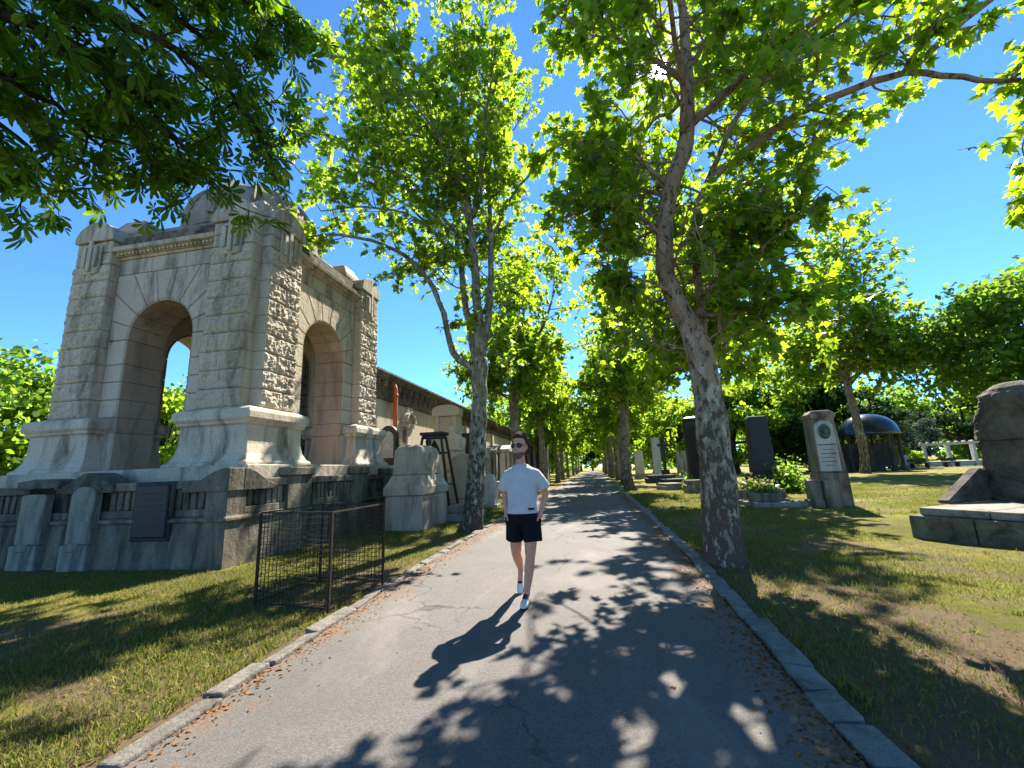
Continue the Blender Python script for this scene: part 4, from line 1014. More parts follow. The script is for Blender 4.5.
L4 = T.limb(rel([(1.52, 7.3, 5.4), (1.0, 7.0, 5.7), (.4, 6.7, 5.75), (-.1, 6.4, 5.4)], B), .045, .015, 10, 6, .02)
L5 = T.limb(rel([(1.7, 7.3, 6.3), (1.1, 7.1, 6.9), (.5, 7.0, 7.2), (-.2, 6.9, 7.3)], B), .05, .015, 10, 6, .02)
L6 = T.limb(rel([(2.0, 7.5, 4.3), (2.5, 7.2, 4.5), (3.0, 6.9, 4.9), (3.5, 6.6, 5.2)], B), .05, .015, 10, 6, .02)
L7 = T.limb(rel([(2.0, 7.3, 7.2), (1.9, 6.5, 8.0), (1.6, 5.6, 8.6), (1.4, 4.8, 9.0)], B), .06, .02, 10, 6, .02)
L8 = T.limb(rel([(2.2, 7.3, 8.4), (1.5, 7.5, 9.6), (.7, 7.6, 10.4), (-.1, 7.6, 11.0)], B), .06, .02, 10, 6, .02)
L9 = T.limb(rel([(2.0, 7.6, 4.2), (2.6, 8.5, 5.0), (3.0, 9.4, 5.7), (3.3, 10.2, 6.1)], B), .06, .02, 10, 6, .02)
L10 = T.limb(rel([(1.75, 7.5, 6.4), (1.2, 8.6, 7.2), (.9, 9.6, 7.8), (.7, 10.4, 8.2)], B), .06, .02, 10, 6, .02)
L11 = T.limb(rel([(2.2, 7.3, 8.6), (2.9, 7.9, 10.0), (3.4, 8.4, 11.2)], B), .06, .02, 10, 6, .02)
L12 = T.limb(rel([(1.6, 7.3, 4.3), (1.25, 7.0, 4.35), (.9, 6.9, 4.5), (.55, 6.8, 4.45)], B), .035, .012, 8, 5, .015)
L13 = T.limb(rel([(1.95, 7.4, 3.9), (2.3, 7.0, 3.75), (2.7, 6.8, 3.85), (3.1, 6.7, 3.75)], B), .04, .012, 8, 5, .015)
for q in ([(1.7, 7.5, 6.5), (1.5, 9.5, 7.6), (1.3, 11.5, 8.0), (1.2, 13.5, 8.1)], [(1.9, 7.6, 5.0), (2.1, 9.5, 6.0), (2.2, 11.5, 6.4), (2.0, 13.2, 6.4)], [(2.2, 7.4, 8.2), (1.8, 9.5, 9.4), (1.6, 11.5, 9.8)]):
    l = T.limb(rel(q, B), .05, .014, 12, 6, .03); T.spawn(l, .3, 11, 1.3, .016, 5, .55, 6, .02)
for l, t0, c, ln, nt_, tw in ((L1, .42, 14, 1.1, 5, .5), (L1b, .6, 5, .55, 4, .4), (L2, .25, 9, 1.1, 6, .55), (L3, .3, 6, .9, 5, .5), (L4, .35, 9, .9, 5, .5), (L5, .3, 9, 1.0, 6, .5),
                              (L6, .3, 10, .9, 6, .5), (L7, .2, 11, 1.3, 6, .6), (L8, .2, 11, 1.3, 6, .6), (L9, .2, 12, 1.3, 6, .55), (L10, .2, 12, 1.3, 6, .55), (L11, .15, 10, 1.3, 6, .6), (L12, .3, 6, .6, 5, .45), (L13, .35, 6, .6, 5, .45)):
    T.spawn(l, t0, c, ln, .022, nt_, tw, 9, .03)
T.big(mp, .3, 17, 2.4, .03, bias=(-.2, .9, 0), nl=5, tend=1)
T.big(mp, .10, 6, 2.2, .022, up=-.02, bias=(-1.3, .5, -.3), tend=.4)
T.big(tp, .9, 3, 2.0, .02, up=-.02, bias=(1.2, .6, -.2)); T.big(tp, .92, 2, 1.5, .016, up=-.03, bias=(-.6, 1.0, -.2))
T.big(L1, .14, 9, 1.7, .022, up=-.02, bias=(0, .9, -.1), tend=.6); T.big(L2, .1, 5, 1.6, .02); T.big(L9, .2, 4, 1.8, .02, bias=(.6, .5, -.2)); T.big(L10, .2, 6, 1.9, .02, bias=(-.3, .6, 0)); T.big(L7, .3, 5, 1.6, .02); T.big(L8, .2, 6, 1.9, .02); T.big(L6, .4, 4, 1.1, .016, up=-.04)
T.leafy(L1b, .8, 12, .55, 9)
hang = T.limb(rel([(5.95, 6.0, 6.25), (5.85, 6.0, 5.7), (5.7, 6.0, 5.1), (5.55, 6.0, 4.5)], B), .012, .006, 8, 4, .02); T.spawn(hang, .05, 4, .35, .008, 3, .3, 6, .0); T.leafy(hang, .62, 9, .4, 8)
t = thing('plane_tree', 'near leaning plane tree with mottled trunk and sinuous pinkish stem, right of the path', 'tree', B)
tr = tm.build('trunk', 'bark', t, True)
T.wood.build('limb', 'bark_high', tr, True)
def free_sky(P):        # the open side over the lawn: no foliage hangs there
    x = P[:, 0]+B[0]; y = P[:, 1]+B[1]; z = P[:, 2]
    xs = np.interp(z, [2.8, 3.5, 4.5, 5.3, 6.2, 7.0, 7.7, 9.2, 10.4], [1.86, 1.8, 1.56, 1.5, 1.68, 2.0, 2.14, 2.28, 2.32])
    shadowed = (y < 7.35) & (np.abs(x - xs*y/7.3) < .42) & (y > 3) & (z < 10.3)      # the bare stem side
    s = np.array(sdir); q = np.stack([x, y, z-CAM_H], 1); tt = q@s; gap = np.linalg.norm(q - tt[:, None]*s, axis=1) < .22      # the sun shines in here
    return open_side(P) & ~shadowed & ~gap
link('crown', T.leaves('crown', LEAF_PLANE, .165, 'leaf', free_sky), None, t)

# left-hand tree: dark mottled trunk splitting into several upright stems
B = (-3.28, 11.23, 0)
tm, tp = trunk_mesh(rel([(-3.28, 11.23, -.15), (-3.13, 11.23, 1.0), (-3.03, 11.23, 2.3), (-2.94, 11.23, 3.6), (-2.92, 11.23, 4.55)], B), [.27, .235, .21, .205, .23], 44, 28, 9, .035, 1.4)
T = Tree(21, 1.1, lambda q: q[0] < 2.1 or q[2] < 5.5 or q[2] > 13)
def W(px): return rel(px, B)
S = []
S.append(T.limb(W([(-2.95, 11.2, 4.3), (-3.3, 11.1, 4.4), (-3.62, 11.0, 4.75), (-3.95, 10.9, 6.15), (-4.55, 10.8, 7.3), (-5.45, 10.5, 7.95), (-6.7, 10.2, 8.3), (-7.9, 9.9, 8.2)]), .12, .025, 26, 9, .015))
S.append(T.limb(W([(-2.98, 11.25, 4.4), (-3.15, 11.4, 5.0), (-3.4, 11.6, 6.4), (-3.65, 11.9, 8.0), (-4.0, 12.2, 10.4), (-4.5, 12.4, 12.4), (-5.0, 12.6, 14.2)]), .14, .035, 24, 9, .015))
S.append(T.limb(W([(-2.92, 11.2, 4.5), (-2.95, 11.2, 6.4), (-3.02, 11.1, 8.0), (-3.15, 11.0, 10.0), (-3.2, 10.9, 12.0), (-3.1, 10.8, 14.6), (-3.1, 10.7, 16.5)]), .15, .03, 24, 9, .015))
S.append(T.limb(W([(-3.1, 11.1, 8.6), (-3.4, 10.7, 9.8), (-3.7, 10.3, 11.0), (-4.2, 9.8, 12.4), (-4.6, 9.5, 13.6)]), .075, .025, 16, 7, .015))
S.append(T.limb(W([(-2.88, 11.25, 4.5), (-2.65, 11.3, 5.8), (-2.55, 11.4, 7.6), (-2.55, 11.5, 9.6), (-2.5, 11.6, 12.2), (-2.3, 11.7, 15)]), .12, .03, 22, 9, .015))
S.append(T.limb(W([(-2.98, 11.1, 8.8), (-2.65, 10.9, 10.6), (-2.3, 10.7, 12.4), (-1.9, 10.5, 14)]), .07, .02, 14, 7, .015))
S.append(T.limb(W([(-3.35, 11.1, 8.2), (-4.1, 10.8, 9.1), (-4.7, 10.5, 9.9), (-5.7, 10.3, 10.4), (-6.6, 10.1, 10.8)]), .06, .02, 14, 7, .015))
S.append(T.limb(W([(-3.5, 11.5, 7.6), (-4.5, 11.0, 8.8), (-5.4, 10.7, 9.2), (-6.3, 10.4, 9.25), (-7.2, 10.0, 9.0)]), .05, .016, 14, 6, .015))
S.append(T.limb(W([(-2.6, 11.5, 8.2), (-1.8, 11.2, 9.4), (-1.0, 10.9, 9.9), (-.3, 10.7, 10.0)]), .055, .016, 12, 6, .02))
S.append(T.limb(W([(-3.2, 11.0, 10.4), (-4.2, 10.8, 11.4), (-5.3, 10.5, 11.7), (-6.3, 10.3, 11.9)]), .055, .016, 12, 6, .02))
S.append(T.limb(W([(-3.0, 10.9, 9.2), (-3.3, 9.8, 10.0), (-3.7, 8.7, 10.5), (-4.2, 7.7, 10.7)]), .055, .016, 12, 6, .02))
S.append(T.limb(W([(-2.8, 11.0, 9.0), (-2.3, 9.9, 10.0), (-1.9, 8.8, 10.5), (-1.5, 7.8, 10.8)]), .055, .016, 12, 6, .02))
X_ = [T.limb(W(q), .05, .014, 12, 6, .02) for q in (
    [(-4.0, 12.2, 10.4), (-5.4, 11.6, 11.6), (-7.0, 11.0, 12.2), (-8.6, 10.5, 12.3)], [(-4.5, 12.4, 12.4), (-6.0, 11.8, 13.8), (-7.6, 11.4, 14.6)],
    [(-3.6, 11.8, 7.8), (-5.0, 11.4, 9.6), (-6.8, 11.0, 10.6), (-8.4, 10.6, 10.9)], [(-4.0, 9.9, 12.0), (-5.4, 9.4, 13.0), (-6.8, 9.2, 13.4)])]
for l in X_: T.spawn(l, .15, 15, 1.5, .02, 6, .55, 9, .0, taper=.35)
for i, l in enumerate(S):
    T.spawn(l, (.5, .38, .36, .15, .32, .1, .25, .25, .25, .2, .2, .2)[i], (13, 18, 18, 12, 17, 10, 11, 10, 10, 10, 11, 11)[i], (.9, 1.5, 1.6, 1.3, 1.5, 1.3, 1.1, 1.0, 1.0, 1.2, 1.2, 1.2)[i], .022, 6, .55, 9, .05, taper=.4)
for i in (1, 2, 4): T.big(S[i], .3, 9, 2.3, .025, nl=5)
for i in (3, 5): T.big(S[i], .1, 6, 1.8, .02)
# leafy water shoots low on the stems
for p in ((-2.7, 11.1, 5.4), (-2.6, 11.0, 6.2), (-2.45, 11.2, 5.0), (-2.3, 11.1, 6.8), (-3.2, 11.0, 5.6), (-2.4, 10.9, 4.6)):
    q = T.wander(np.array(p)-np.array(B), T.r.normal(0, 1, 3)*np.array([1, 1, .4]), 1.0, 5, .05); T.wood.tube(q, [.012, .01, .009, .007, .005, .004], 4, False); T.leafy(q, .2, 7, .5, 9)
t = thing('plane_tree', 'near plane tree with dark mottled trunk splitting into upright stems, left of the path', 'tree', B)
tr = tm.build('trunk', 'bark_left', t, True); T.wood.build('limb', 'bark_left', tr, True)
link('crown', T.leaves('crown', LEAF_PLANE, .165, 'leaf'), None, t)

# ------------------------------------------------------------------ chestnut whose boughs hang in at the upper left
B = (-5.6, .6, 0)
tm, tp = trunk_mesh(rel([(-5.6, .6, -.2), (-5.55, .65, 1.5), (-5.4, .8, 3.0), (-5.2, 1.0, 4.6), (-5.0, 1.1, 7.0)], B), [.34, .3, .27, .2, .1], 36, 22, 3, .05, 1.4)
T = Tree(31)
S = [T.limb(rel(p, B), r0, .012, 18, 7, .02) for p, r0 in (
    ([(-5.35, .8, 4.00), (-4.8, 1.9, 5.62), (-4.3, 2.9, 6.12), (-4.1, 3.8, 6.17), (-3.95, 4.4, 5.82)], .075),
    ([(-5.3, .9, 4.30), (-4.9, 2.2, 5.62), (-4.8, 3.1, 5.82), (-4.75, 3.8, 5.62), (-4.7, 4.2, 5.32)], .07),
    ([(-5.4, .8, 4.00), (-5.5, 2.0, 5.32), (-5.6, 3.1, 5.62), (-5.7, 4.0, 5.52)], .06),
    ([(-5.2, 1.0, 4.90), (-4.4, 1.8, 6.52), (-4.0, 2.7, 7.12), (-3.6, 3.6, 7.02)], .07),
    ([(-5.2, 1.0, 5.00), (-4.8, 2.4, 6.62), (-4.6, 3.8, 7.12), (-4.4, 4.8, 7.02)], .07),
    ([(-5.1, 1.0, 5.50), (-4.7, 2.2, 7.32), (-4.4, 3.4, 7.82), (-4.1, 4.6, 7.72)], .06),
    ([(-5.45, .7, 4.00), (-6.0, 2.0, 5.32), (-6.5, 3.2, 5.62), (-7.0, 4.2, 5.52)], .06),
    ([(-5.3, .9, 4.90), (-5.9, 2.2, 6.52), (-6.3, 3.6, 6.82), (-6.6, 4.8, 6.62)], .06),
    ([(-5.1, 1.0, 5.50), (-4.3, 1.6, 7.32), (-3.7, 2.4, 7.92), (-3.2, 3.2, 8.02)], .06),
    ([(-5.3, .9, 5.10), (-5.4, 2.4, 7.22), (-5.5, 3.8, 7.62), (-5.5, 5.0, 7.42)], .06))]
for l in S: T.spawn(l, .2, 17, .95, .016, 4, .36, 3, -.02, taper=.35)
t = thing('chestnut_tree', 'chestnut tree with dark drooping palmate leaves overhanging the top left corner', 'tree', B)
tr = tm.build('trunk', 'bark_dark', t, True); T.wood.build('limb', 'bark_dark', tr, True)
link('crown', T.leaves('crown', LEAF_CHEST, .2, 'leaf_chest', tilt=.5), None, t)

# ------------------------------------------------------------------ avenue trees
def avenue_variant(seed, H=14, tmpl=LEAF_MID, size=.22, low=4.2, mat='leaf_far', dens=1.0, rs=1.0):
    r = np.random.default_rng(seed); T = Tree(seed, 1.9); h0 = r.uniform(3.9, 5.0)
    tmb, tp = trunk_mesh([(0, 0, -.2), (r.normal(0, .08), r.normal(0, .08), 1.5), (r.normal(0, .1), r.normal(0, .1), h0), (r.normal(0, .15), r.normal(0, .15), h0+1)], [.34*rs, .29*rs, .26*rs, .22*rs], 24, 16, seed, .05, 1.35)
    st = []
    for k in range(4):
        a = r.uniform(0, 6.28); q = tp[-1] if k == 0 else tp[-1-k*2]
        l = T.wander(q, (math.cos(a)*.32, math.sin(a)*.32, 1), H-h0-r.uniform(0, 2.5), 9, .12, .09)
        T.wood.tube(l, list(np.linspace(.17*rs, .03, 10)), 8, False); st.append(l)
        T.spawn(l, .1, int(24*dens), 2.7, .04, 6, .9, 6, .0, taper=.4)
    for k in range(int(17*dens)):
        a = 6.28*k*.381 + r.uniform(-.3, .3); q = tp[-1-int(r.uniform(0, 9))]
        l = T.wander(q, (math.cos(a), math.sin(a), r.uniform(.35, 1.2)), r.uniform(2.6, 4.6), 6, .0, .12)
        T.wood.tube(l, list(np.linspace(.06, .012, 7)), 6, False); T.spawn(l, .25, 10, 1.4, .02, 5, .75, 6, -.01, taper=.3)
    return tmb.mesh('trunk', True), T.wood.mesh('limb', True), T.leaves('crown', tmpl, size, mat)
VAR = [avenue_variant(100+i) for i in range(3)]
VFAR = [avenue_variant(200+i, 14, LEAF_FAR, .42, dens=.6) for i in range(2)]
MID = avenue_variant(301, 12, LEAF_MID, .2, mat='leaf_far', dens=1.1, rs=.62)
ORD = ['second', 'third', 'fourth', 'fifth', 'sixth', 'seventh', 'eighth', 'ninth', 'tenth', 'eleventh']
def put_tree(name, label, var, loc, rz, sc, grp, barkm='bark_grey', zs=1.0):
    t = thing(name, label, 'tree', loc, rz, grp); t.scale = (sc, sc, sc*zs)
    tr = link('trunk', var[0], barkm, t); link('limb', var[1], barkm, tr); link('crown', var[2], None, t); return t
for side, xs, rows in (('left', -3.75, (21.5, 35.5, 46, 58, 72, 88, 106, 128)), ('right', 2.15, (27.9, 37.5, 49, 60, 73, 88, 106, 128))):
    for i, y in enumerate(rows):
        v = VAR[(i+(side == 'right')) % 3] if y < 50 else VFAR[i % 2]
        put_tree('plane_tree', 'avenue plane tree, %s from the camera in the row on the %s of the path' % (ORD[i], side), v,
                 (xs+random.uniform(-.2, .2) - (.012*y if side == 'left' else -.004*y)*.6, y, 0), random.uniform(0, 6.28), random.uniform(.78, .88) if side == 'left' else random.uniform(.98, 1.08), 'plane trees lining the avenue', zs=1.2 if side == 'left' else 1.0)

# ------------------------------------------------------------------ other trees
put_tree('plane_tree', 'plane tree on the lawn hidden behind the near leaning trunk, only its bright crown showing', VAR[1], (5.3, 19.9, 0), 2.1, 1.0, None)
put_tree('plane_tree', 'slender plane tree with a forked pale trunk beside the dark blue dome', MID, (23.4, 44, 0), 1.0, 1.8, None)
def bushy(seed, H, Rr, n, size, mat, zlow=.12, tmpl=LEAF_FAR, clumps=38, trunk=True):
    r = np.random.default_rng(seed); P = []; N = []
    C = []
    for k in range(clumps):
        d = r.normal(0, 1, 3); d /= np.linalg.norm(d); f = r.uniform(.45, 1)**.6
        c = np.array([d[0]*Rr*f, d[1]*Rr*f, H*(.5+zlow/2) + d[2]*H*(.5-zlow/2)*f*.92]); C.append((c, Rr*r.uniform(.22, .42)))
    for c, cr_ in C:
        m = n//clumps; d = r.normal(0, 1, (m, 3)); d /= np.linalg.norm(d, axis=1, keepdims=True)
        P.append(c + d*cr_*(r.uniform(.35, 1.05, (m, 1)))*np.array([1, 1, .62])); N.append(d*.7 + r.normal(0, .5, (m, 3)) + np.array([0, 0, .6]))
    P = np.vstack(P); N = np.vstack(N); D = r.normal(0, 1, P.shape); D[:, 2] -= .4
    leaf = stamp('crown', tmpl[0], tmpl[1], P, D, N, size*r.uniform(.6, 1.25, len(P)), mat)
    tmb, tp = trunk_mesh([(0, 0, -.3), (.1, 0, H*.2), (0, .1, H*.4), (0, 0, H*.75)], [Rr*.085, Rr*.07, Rr*.055, Rr*.02], 14, 10, seed, .05, 1.4)
    wd = MB()
    for c, cr_ in C[:18]:
        a = np.array([0, 0, H*r.uniform(.2, .5)]); b = c; md = (a+b)/2 + r.normal(0, .2, 3)
        wd.tube([a, md, b], [Rr*.035, Rr*.022, Rr*.008], 5, False)
    return tmb.mesh('trunk', True), wd.mesh('limb', True), leaf
BU = dict(mid=bushy(401, 12, 6.0, 13000, .42, 'leaf_mid', clumps=64), deep=bushy(402, 11, 4.8, 9000, .40, 'leaf_deep', .06), blue=bushy(403, 9, 4.2, 7000, .36, 'leaf_blue', .04),
          light=bushy(404, 10, 5.2, 8000, .42, 'leaf_far', .08), shrub=bushy(405, 4, 3.0, 4500, .28, 'leaf_far', .02, clumps=26), big=bushy(406, 13, 7.0, 30000, .30, 'leaf_mid', .2, LEAF_MID, 90))
def bg(kind, label, x, y, s, rz=0, zs=1.0, name='park_tree'): put_tree(name, label, BU[kind], (x, y, 0), rz, s, 'trees around the lawn and beyond the walls', 'bark_dark', zs)
bg('big', 'big round dark-green tree rising at the right edge behind the rock monument', 31.0, 34, 1.08, .4, 1.0)
bg('mid', 'broad green tree behind the slender pale-trunked plane tree', 24, 62, 1.15, 1.1)
bg('light', 'pale green tree filling the gap left of the medallion gravestone', 17, 58, 1.15, 2.0)
bg('deep', 'dark evergreen mass directly behind the dark blue dome', 31, 60, 1.05, .5)
bg('deep', 'low dark evergreen between the black obelisk and the medallion gravestone', 22, 56, .62, 1.5)
bg('light', 'light green tree behind the squat black grave block', 12.5, 66, 1.1, 3.0)
bg('mid', 'green tree behind the whitish far stele', 10.5, 80, 1.2, 4.0)
bg('light', 'yellow-green bushy young tree right of the dark evergreen mass', 33.5, 58, .36, 2.2)
bg('blue', 'bluish rounded conifer left of the white pergola', 42, 68, .8, .2)
bg('deep', 'dark conifer behind the white pergola', 52, 72, 1.0, 2.4)
bg('mid', 'tall green tree behind the bluish conifer', 56, 96, 1.25, 1.9)
bg('mid', 'wide green tree rising behind the dark conifer', 76, 96, 1.25, 5.0)
bg('light', 'pale green tree far behind the yellow-green young tree', 40, 90, 1.25, 3.7)
bg('mid', 'green tree at the far right horizon behind the rock monument', 62, 58, 1.1, .9)
bg('mid', 'round green tree left of the mausoleum at the left picture edge', -30.0, 15.5, .72, 2.6)
bg('light', 'pale green tree seen through the front arch of the mausoleum', -28, 24, .78, 1.4)
bg('mid', 'green tree behind the mausoleum seen low in its front arch', -36, 36, .9, .3)
bg('light', 'far pale tree beyond the left enclosure wall', -48, 34, 1.0, 4.4)
bg('deep', 'dark tree closing the far end of the avenue, left half', -5.5, 175, 1.5, .7)
bg('deep', 'dark tree closing the far end of the avenue, right half', 3.5, 170, 1.4, 2.7)
bg('light', 'bright tree in the gap at the very end of the avenue', -1.0, 190, 1.0, 1.2)
bg('mid', 'green tree standing behind the gallery roof at its far end', -16, 74, 1.2, 3.1)
bg('mid', 'tall green tree behind the far end of the gallery, nearer the avenue', -12, 100, 1.3, 4.1)
bg('shrub', 'low green hedge bush left of the dark blue dome', 27, 57, 1.0, 1.1, .8, 'hedge_bush')
bg('shrub', 'low green hedge bush right of the yellow-green young tree', 36.5, 60, .7, 2.1, .7, 'hedge_bush')

def far_wood():
    r = np.random.default_rng(77); n = 52000
    # a long irregular belt of trees round the far side of the park
    a = r.uniform(-1.25, 1.25, n); dist = 128 + 10*np.sin(a*9) + r.normal(0, 9, n)
    top = 10 + 4*np.sin(a*23) + 3*np.sin(a*57 + 1) + 2*np.sin(a*131)
    P = np.stack([dist*np.sin(a)*1.1, 30 + dist*np.cos(a)*1.0, top*r.random(n)**.75], 1)
    keep = ~((np.abs(P[:, 0]+.8) < 5) & (P[:, 1] > 120)); P = P[keep]; n = len(P)
    D = r.normal(0, 1, (n, 3)); N = r.normal(0, .6, (n, 3)) + np.array([0, -.5, .6])
    setting(link('far_wood', stamp('far_wood', LEAF_FAR[0], LEAF_FAR[1], P, D, N, 1.25*r.uniform(.6, 1.3, n), 'leaf_mid'), None), 'stuff')
far_wood()
# ------------------------------------------------------------------ dark blue domed tomb, pergola, far bits
t = thing('domed_canopy', 'dark blue domed tomb canopy on black columns among the trees', 'canopy', (27.6, 50, 0)); t.scale = (.78, .78, .98)
mb = MB(); mb.lathe([(3.2, 3.6), (3.25, 3.75), (3.2, 3.9), (3.05, 4.4), (2.7, 4.9), (2.1, 5.35), (1.3, 5.65), (.5, 5.8), (.001, 5.82)], 40); mb.build('dome', 'dome_blue', t, True)
for k in range(8):
    a = k*math.pi/4+.2; mb = MB(); mb.lathe([(.32, -.1), (.32, .3), (.2, .4), (.17, 3.2), (.3, 3.35), (.3, 3.598)], 12, (2.8*math.cos(a), 2.8*math.sin(a))); mb.build('column', 'granite_matt', t, True)
mb = MB(); mb.box(-.9, .9, -.6, .6, -.1, 1.5); mb.box(-.6, .6, -.4, .4, 1.503, 2.6); mb.build('tomb', 'granite_matt', t, bevel=.05)
mb = MB(); mb.box(-3.3, 3.3, -.25, .25, .3, 2.9); mb.build('rear_wall', 'granite_matt', t, loc=(0, 2.5, 0))
t = thing('white_pergola', 'small white pergola frame beyond the sunny lawn near the right edge', 'pergola', (40.9, 58, 0), R(-30))
for sx in (-3, -1.0, 1.0, 3):
    for sy in (-1.1, 1.1):
        mb = MB(); mb.box(sx-.12, sx+.12, sy-.12, sy+.12, -.1, 2.4); mb.build('post', 'white_paint', t)
mb = MB()
for sy in (-1.1, 1.1): mb.box(-3.4, 3.4, sy-.1, sy+.1, 2.403, 2.65)
for u in np.arange(-3.2, 3.3, .6): mb.box(u-.06, u+.06, -1.5, 1.5, 2.653, 2.8)
mb.build('beam', 'white_paint', t)
mb = MB(); mb.box(-3.2, 3.2, -.9, .9, -.1, .55); mb.build('plinth', 'white_paint', t)
mb = MB(); mb.prism([(31, 57), (60, 47), (70, 56), (64, 62), (44, 61), (33, 60)], -.09, .0, 'z'); setting(mb.build('gravel_road', 'kerb', None))
for k, (x, y, s, lb) in enumerate(((35, 55.5, 1.0, 'dark low bench left of the pergola on the gravel'), (38, 55.5, .8, 'dark low bench nearest the pergola on the gravel'))):
    t = thing('bench', lb, 'bench', (x, y, 0), R(10))
    mb = MB(); mb.box(-1*s, 1*s, -.25, .25, .42, .5); mb.build('seat', 'granite_matt', t)
    mb = MB(); mb.box(-1*s, 1*s, .22, .28, .6, .95); mb.build('backrest', 'granite_matt', t)
    for sx in (-.8, .8):
        mb = MB(); mb.box(sx*s-.06, sx*s+.06, -.22, .22, -.1, .419); mb.build('leg', 'granite_matt', t)
for k, (x, y, h, lb) in enumerate(((24.5, 54, 1.2, 'small white far gravestone in the dark shade between the obelisk and the pale gravestone'), (20.0, 50, .8, 'tiny white far gravestone just right of the black obelisk'), (34.5, 57, 1.9, 'pale far gravestone right of the dark blue dome'))):
    t = thing('far_gravestone', lb, 'gravestone', (x, y, 0))
    mb = MB(); mb.rectloft([(-.5, .5, -.2, .2, .2), (-.48, .48, -.18, .18, h)]); mb.build('slab', 'tomb_pale', t, bevel=.05)
    mb = MB(); mb.box(-.7, .7, -.4, .4, -.1, .198); mb.build('base', 'tomb', t, bevel=.03)
# pale house far left, seen between trunks under the left tree
t = thing('far_house', 'pale far house glimpsed beyond the enclosure wall at the left edge', 'house', (-45, 22, 0), R(20))
mb = MB(); mb.box(-5, 5, -4, 4, -.2, 3.0); mb.build('wall', 'gallery', t)
mb = MB(); mb.prism([(-5.4, 2.98), (5.4, 2.98), (0, 5.2)], -4.4, 4.4); mb.build('roof', 'gallery_dark', t)
for u in (-3, 0, 3):
    mb = MB(); mb.box(u-.6, u+.6, -4.04, -4.003, .9, 2.3); mb.build('window', 'granite', t)

# ------------------------------------------------------------------ the walking man
man = thing('person', 'man in white t-shirt, black shorts and sunglasses walking towards the camera', 'person', (-.85, 5.05, .03))
def remesh(mb, name, mat, parent, vox, it=4, fac=.5):
    me = mb.mesh(name); o = bpy.data.objects.new(name, me); COL.objects.link(o)
    m = o.modifiers.new('r', 'REMESH'); m.mode = 'VOXEL'; m.voxel_size = vox
    s_ = o.modifiers.new('s', 'SMOOTH'); s_.iterations = it; s_.factor = fac
    dg = bpy.context.evaluated_depsgraph_get(); me2 = bpy.data.meshes.new_from_object(o.evaluated_get(dg))
    o.modifiers.clear(); o.data = me2; bpy.data.meshes.remove(me); me2.name = name
    me2.polygons.foreach_set('use_smooth', [True]*len(me2.polygons))
    me2.materials.clear(); me2.materials.append(M[mat]); o.parent = parent; return o
def ring(z, rx, ry, ox=0, oy=0, n=24, pw=1.0):
    return [(ox+rx*math.copysign(abs(math.cos(a))**pw, math.cos(a)), oy+ry*math.copysign(abs(math.sin(a))**pw, math.sin(a)), z) for a in np.linspace(0, 2*math.pi, n, endpoint=False)]
def turn(ringpts, ang, c=(0, 0)):
    ca, sa = math.cos(ang), math.sin(ang); k = 1.09
    ringpts = [(x*k, y*k, 1.585+(z-1.585)*k) for x, y, z in ringpts]
    return [(c[0]+(x-c[0])*ca-(y-c[1])*sa, c[1]+(x-c[0])*sa+(y-c[1])*ca, z) for x, y, z in ringpts]
HA = R(-20)
fhip, fkn, fank = (.095, .0, .93), (.07, -.05, .49), (.015, -.07, .10)
bhip, bkn, bank = (-.095, .02, .93), (-.115, .10, .50), (-.135, .47, .25)
body = MB()
body.loft([ring(.86, .12, .09), ring(.95, .165, .11), ring(1.08, .145, .10), ring(1.25, .165, .112), ring(1.38, .168, .108), ring(1.44, .12, .085), ring(1.48, .075, .065)])
body.tube([(0, .0, 1.44), (0, -.005, 1.52), (-.005, -.015, 1.64)], [.07, .056, .055], 14)
hd = [(1.575, .028, .03, -.075), (1.59, .045, .05, -.06), (1.62, .056, .07, -.035), (1.66, .064, .084, -.015), (1.70, .069, .092, -.004), (1.74, .072, .096, .002), (1.78, .068, .09, .006), (1.81, .053, .07, .01), (1.83, .022, .03, .012)]
body.loft([turn(ring(z, rx, ry, 0, oy), HA) for z, rx, ry, oy in hd])
nz = MB(); nz.tube([(0, -.092, 1.715), (0, -.108, 1.685), (0, -.114, 1.668), (0, -.098, 1.66)], [.009, .012, .015, .012], 8)
nz.tube([(-.02, -.088, 1.637), (.02, -.088, 1.637)], [(.006, .008), (.006, .008)], 8)
for s in (-1, 1): nz.ell((s*.073, .01, 1.69), (.012, .02, .032), 10, 7)
body.v += [] ; o_ = len(body.v); body.add(turn(nz.v, HA), nz.f)
for s, el, wr, ha in ((1, (.265, .06, 1.17), (.215, -.005, .985), (.185, -.03, .90)), (-1, (-.215, .06, 1.17), (-.195, .01, 1.0), (-.175, -.02, .91))):
    body.tube([(s*.13, 0, 1.395), (s*.195, .01, 1.345), ((s*.2+el[0])/2, .035, 1.27), el, tuple((np.array(el)*.5+np.array(wr)*.5)), wr, ha], [.048, .048, .046, .041, .039, .029, .036], 12)
    for k in range(4): body.tube([(ha[0]-s*.0, ha[1]-.028+.019*k, ha[2]+.01), (ha[0]-s*.008, ha[1]-.03+.02*k, ha[2]-.045), (ha[0]-s*.02, ha[1]-.03+.02*k, ha[2]-.085+.008*abs(k-1.5))], [.0105, .010, .009], 7)
    body.tube([(wr[0], wr[1]-.02, wr[2]-.03), (ha[0]-s*.004, ha[1]-.05, ha[2]+.01), (ha[0]-s*.012, ha[1]-.056, ha[2]-.03)], [.012, .012, .010], 7)
def leg(hip, kn, an, cb):
    h, k, a = map(np.array, (hip, kn, an)); back = np.array([0, cb, 0])
    body.tube([h, h*.6+k*.4, k*.9+h*.1, k, k*.7+a*.3+back, k*.45+a*.55+back*.6, k*.12+a*.88, a], [.092, .082, .062, .054, .056, .049, .034, .036], 14)
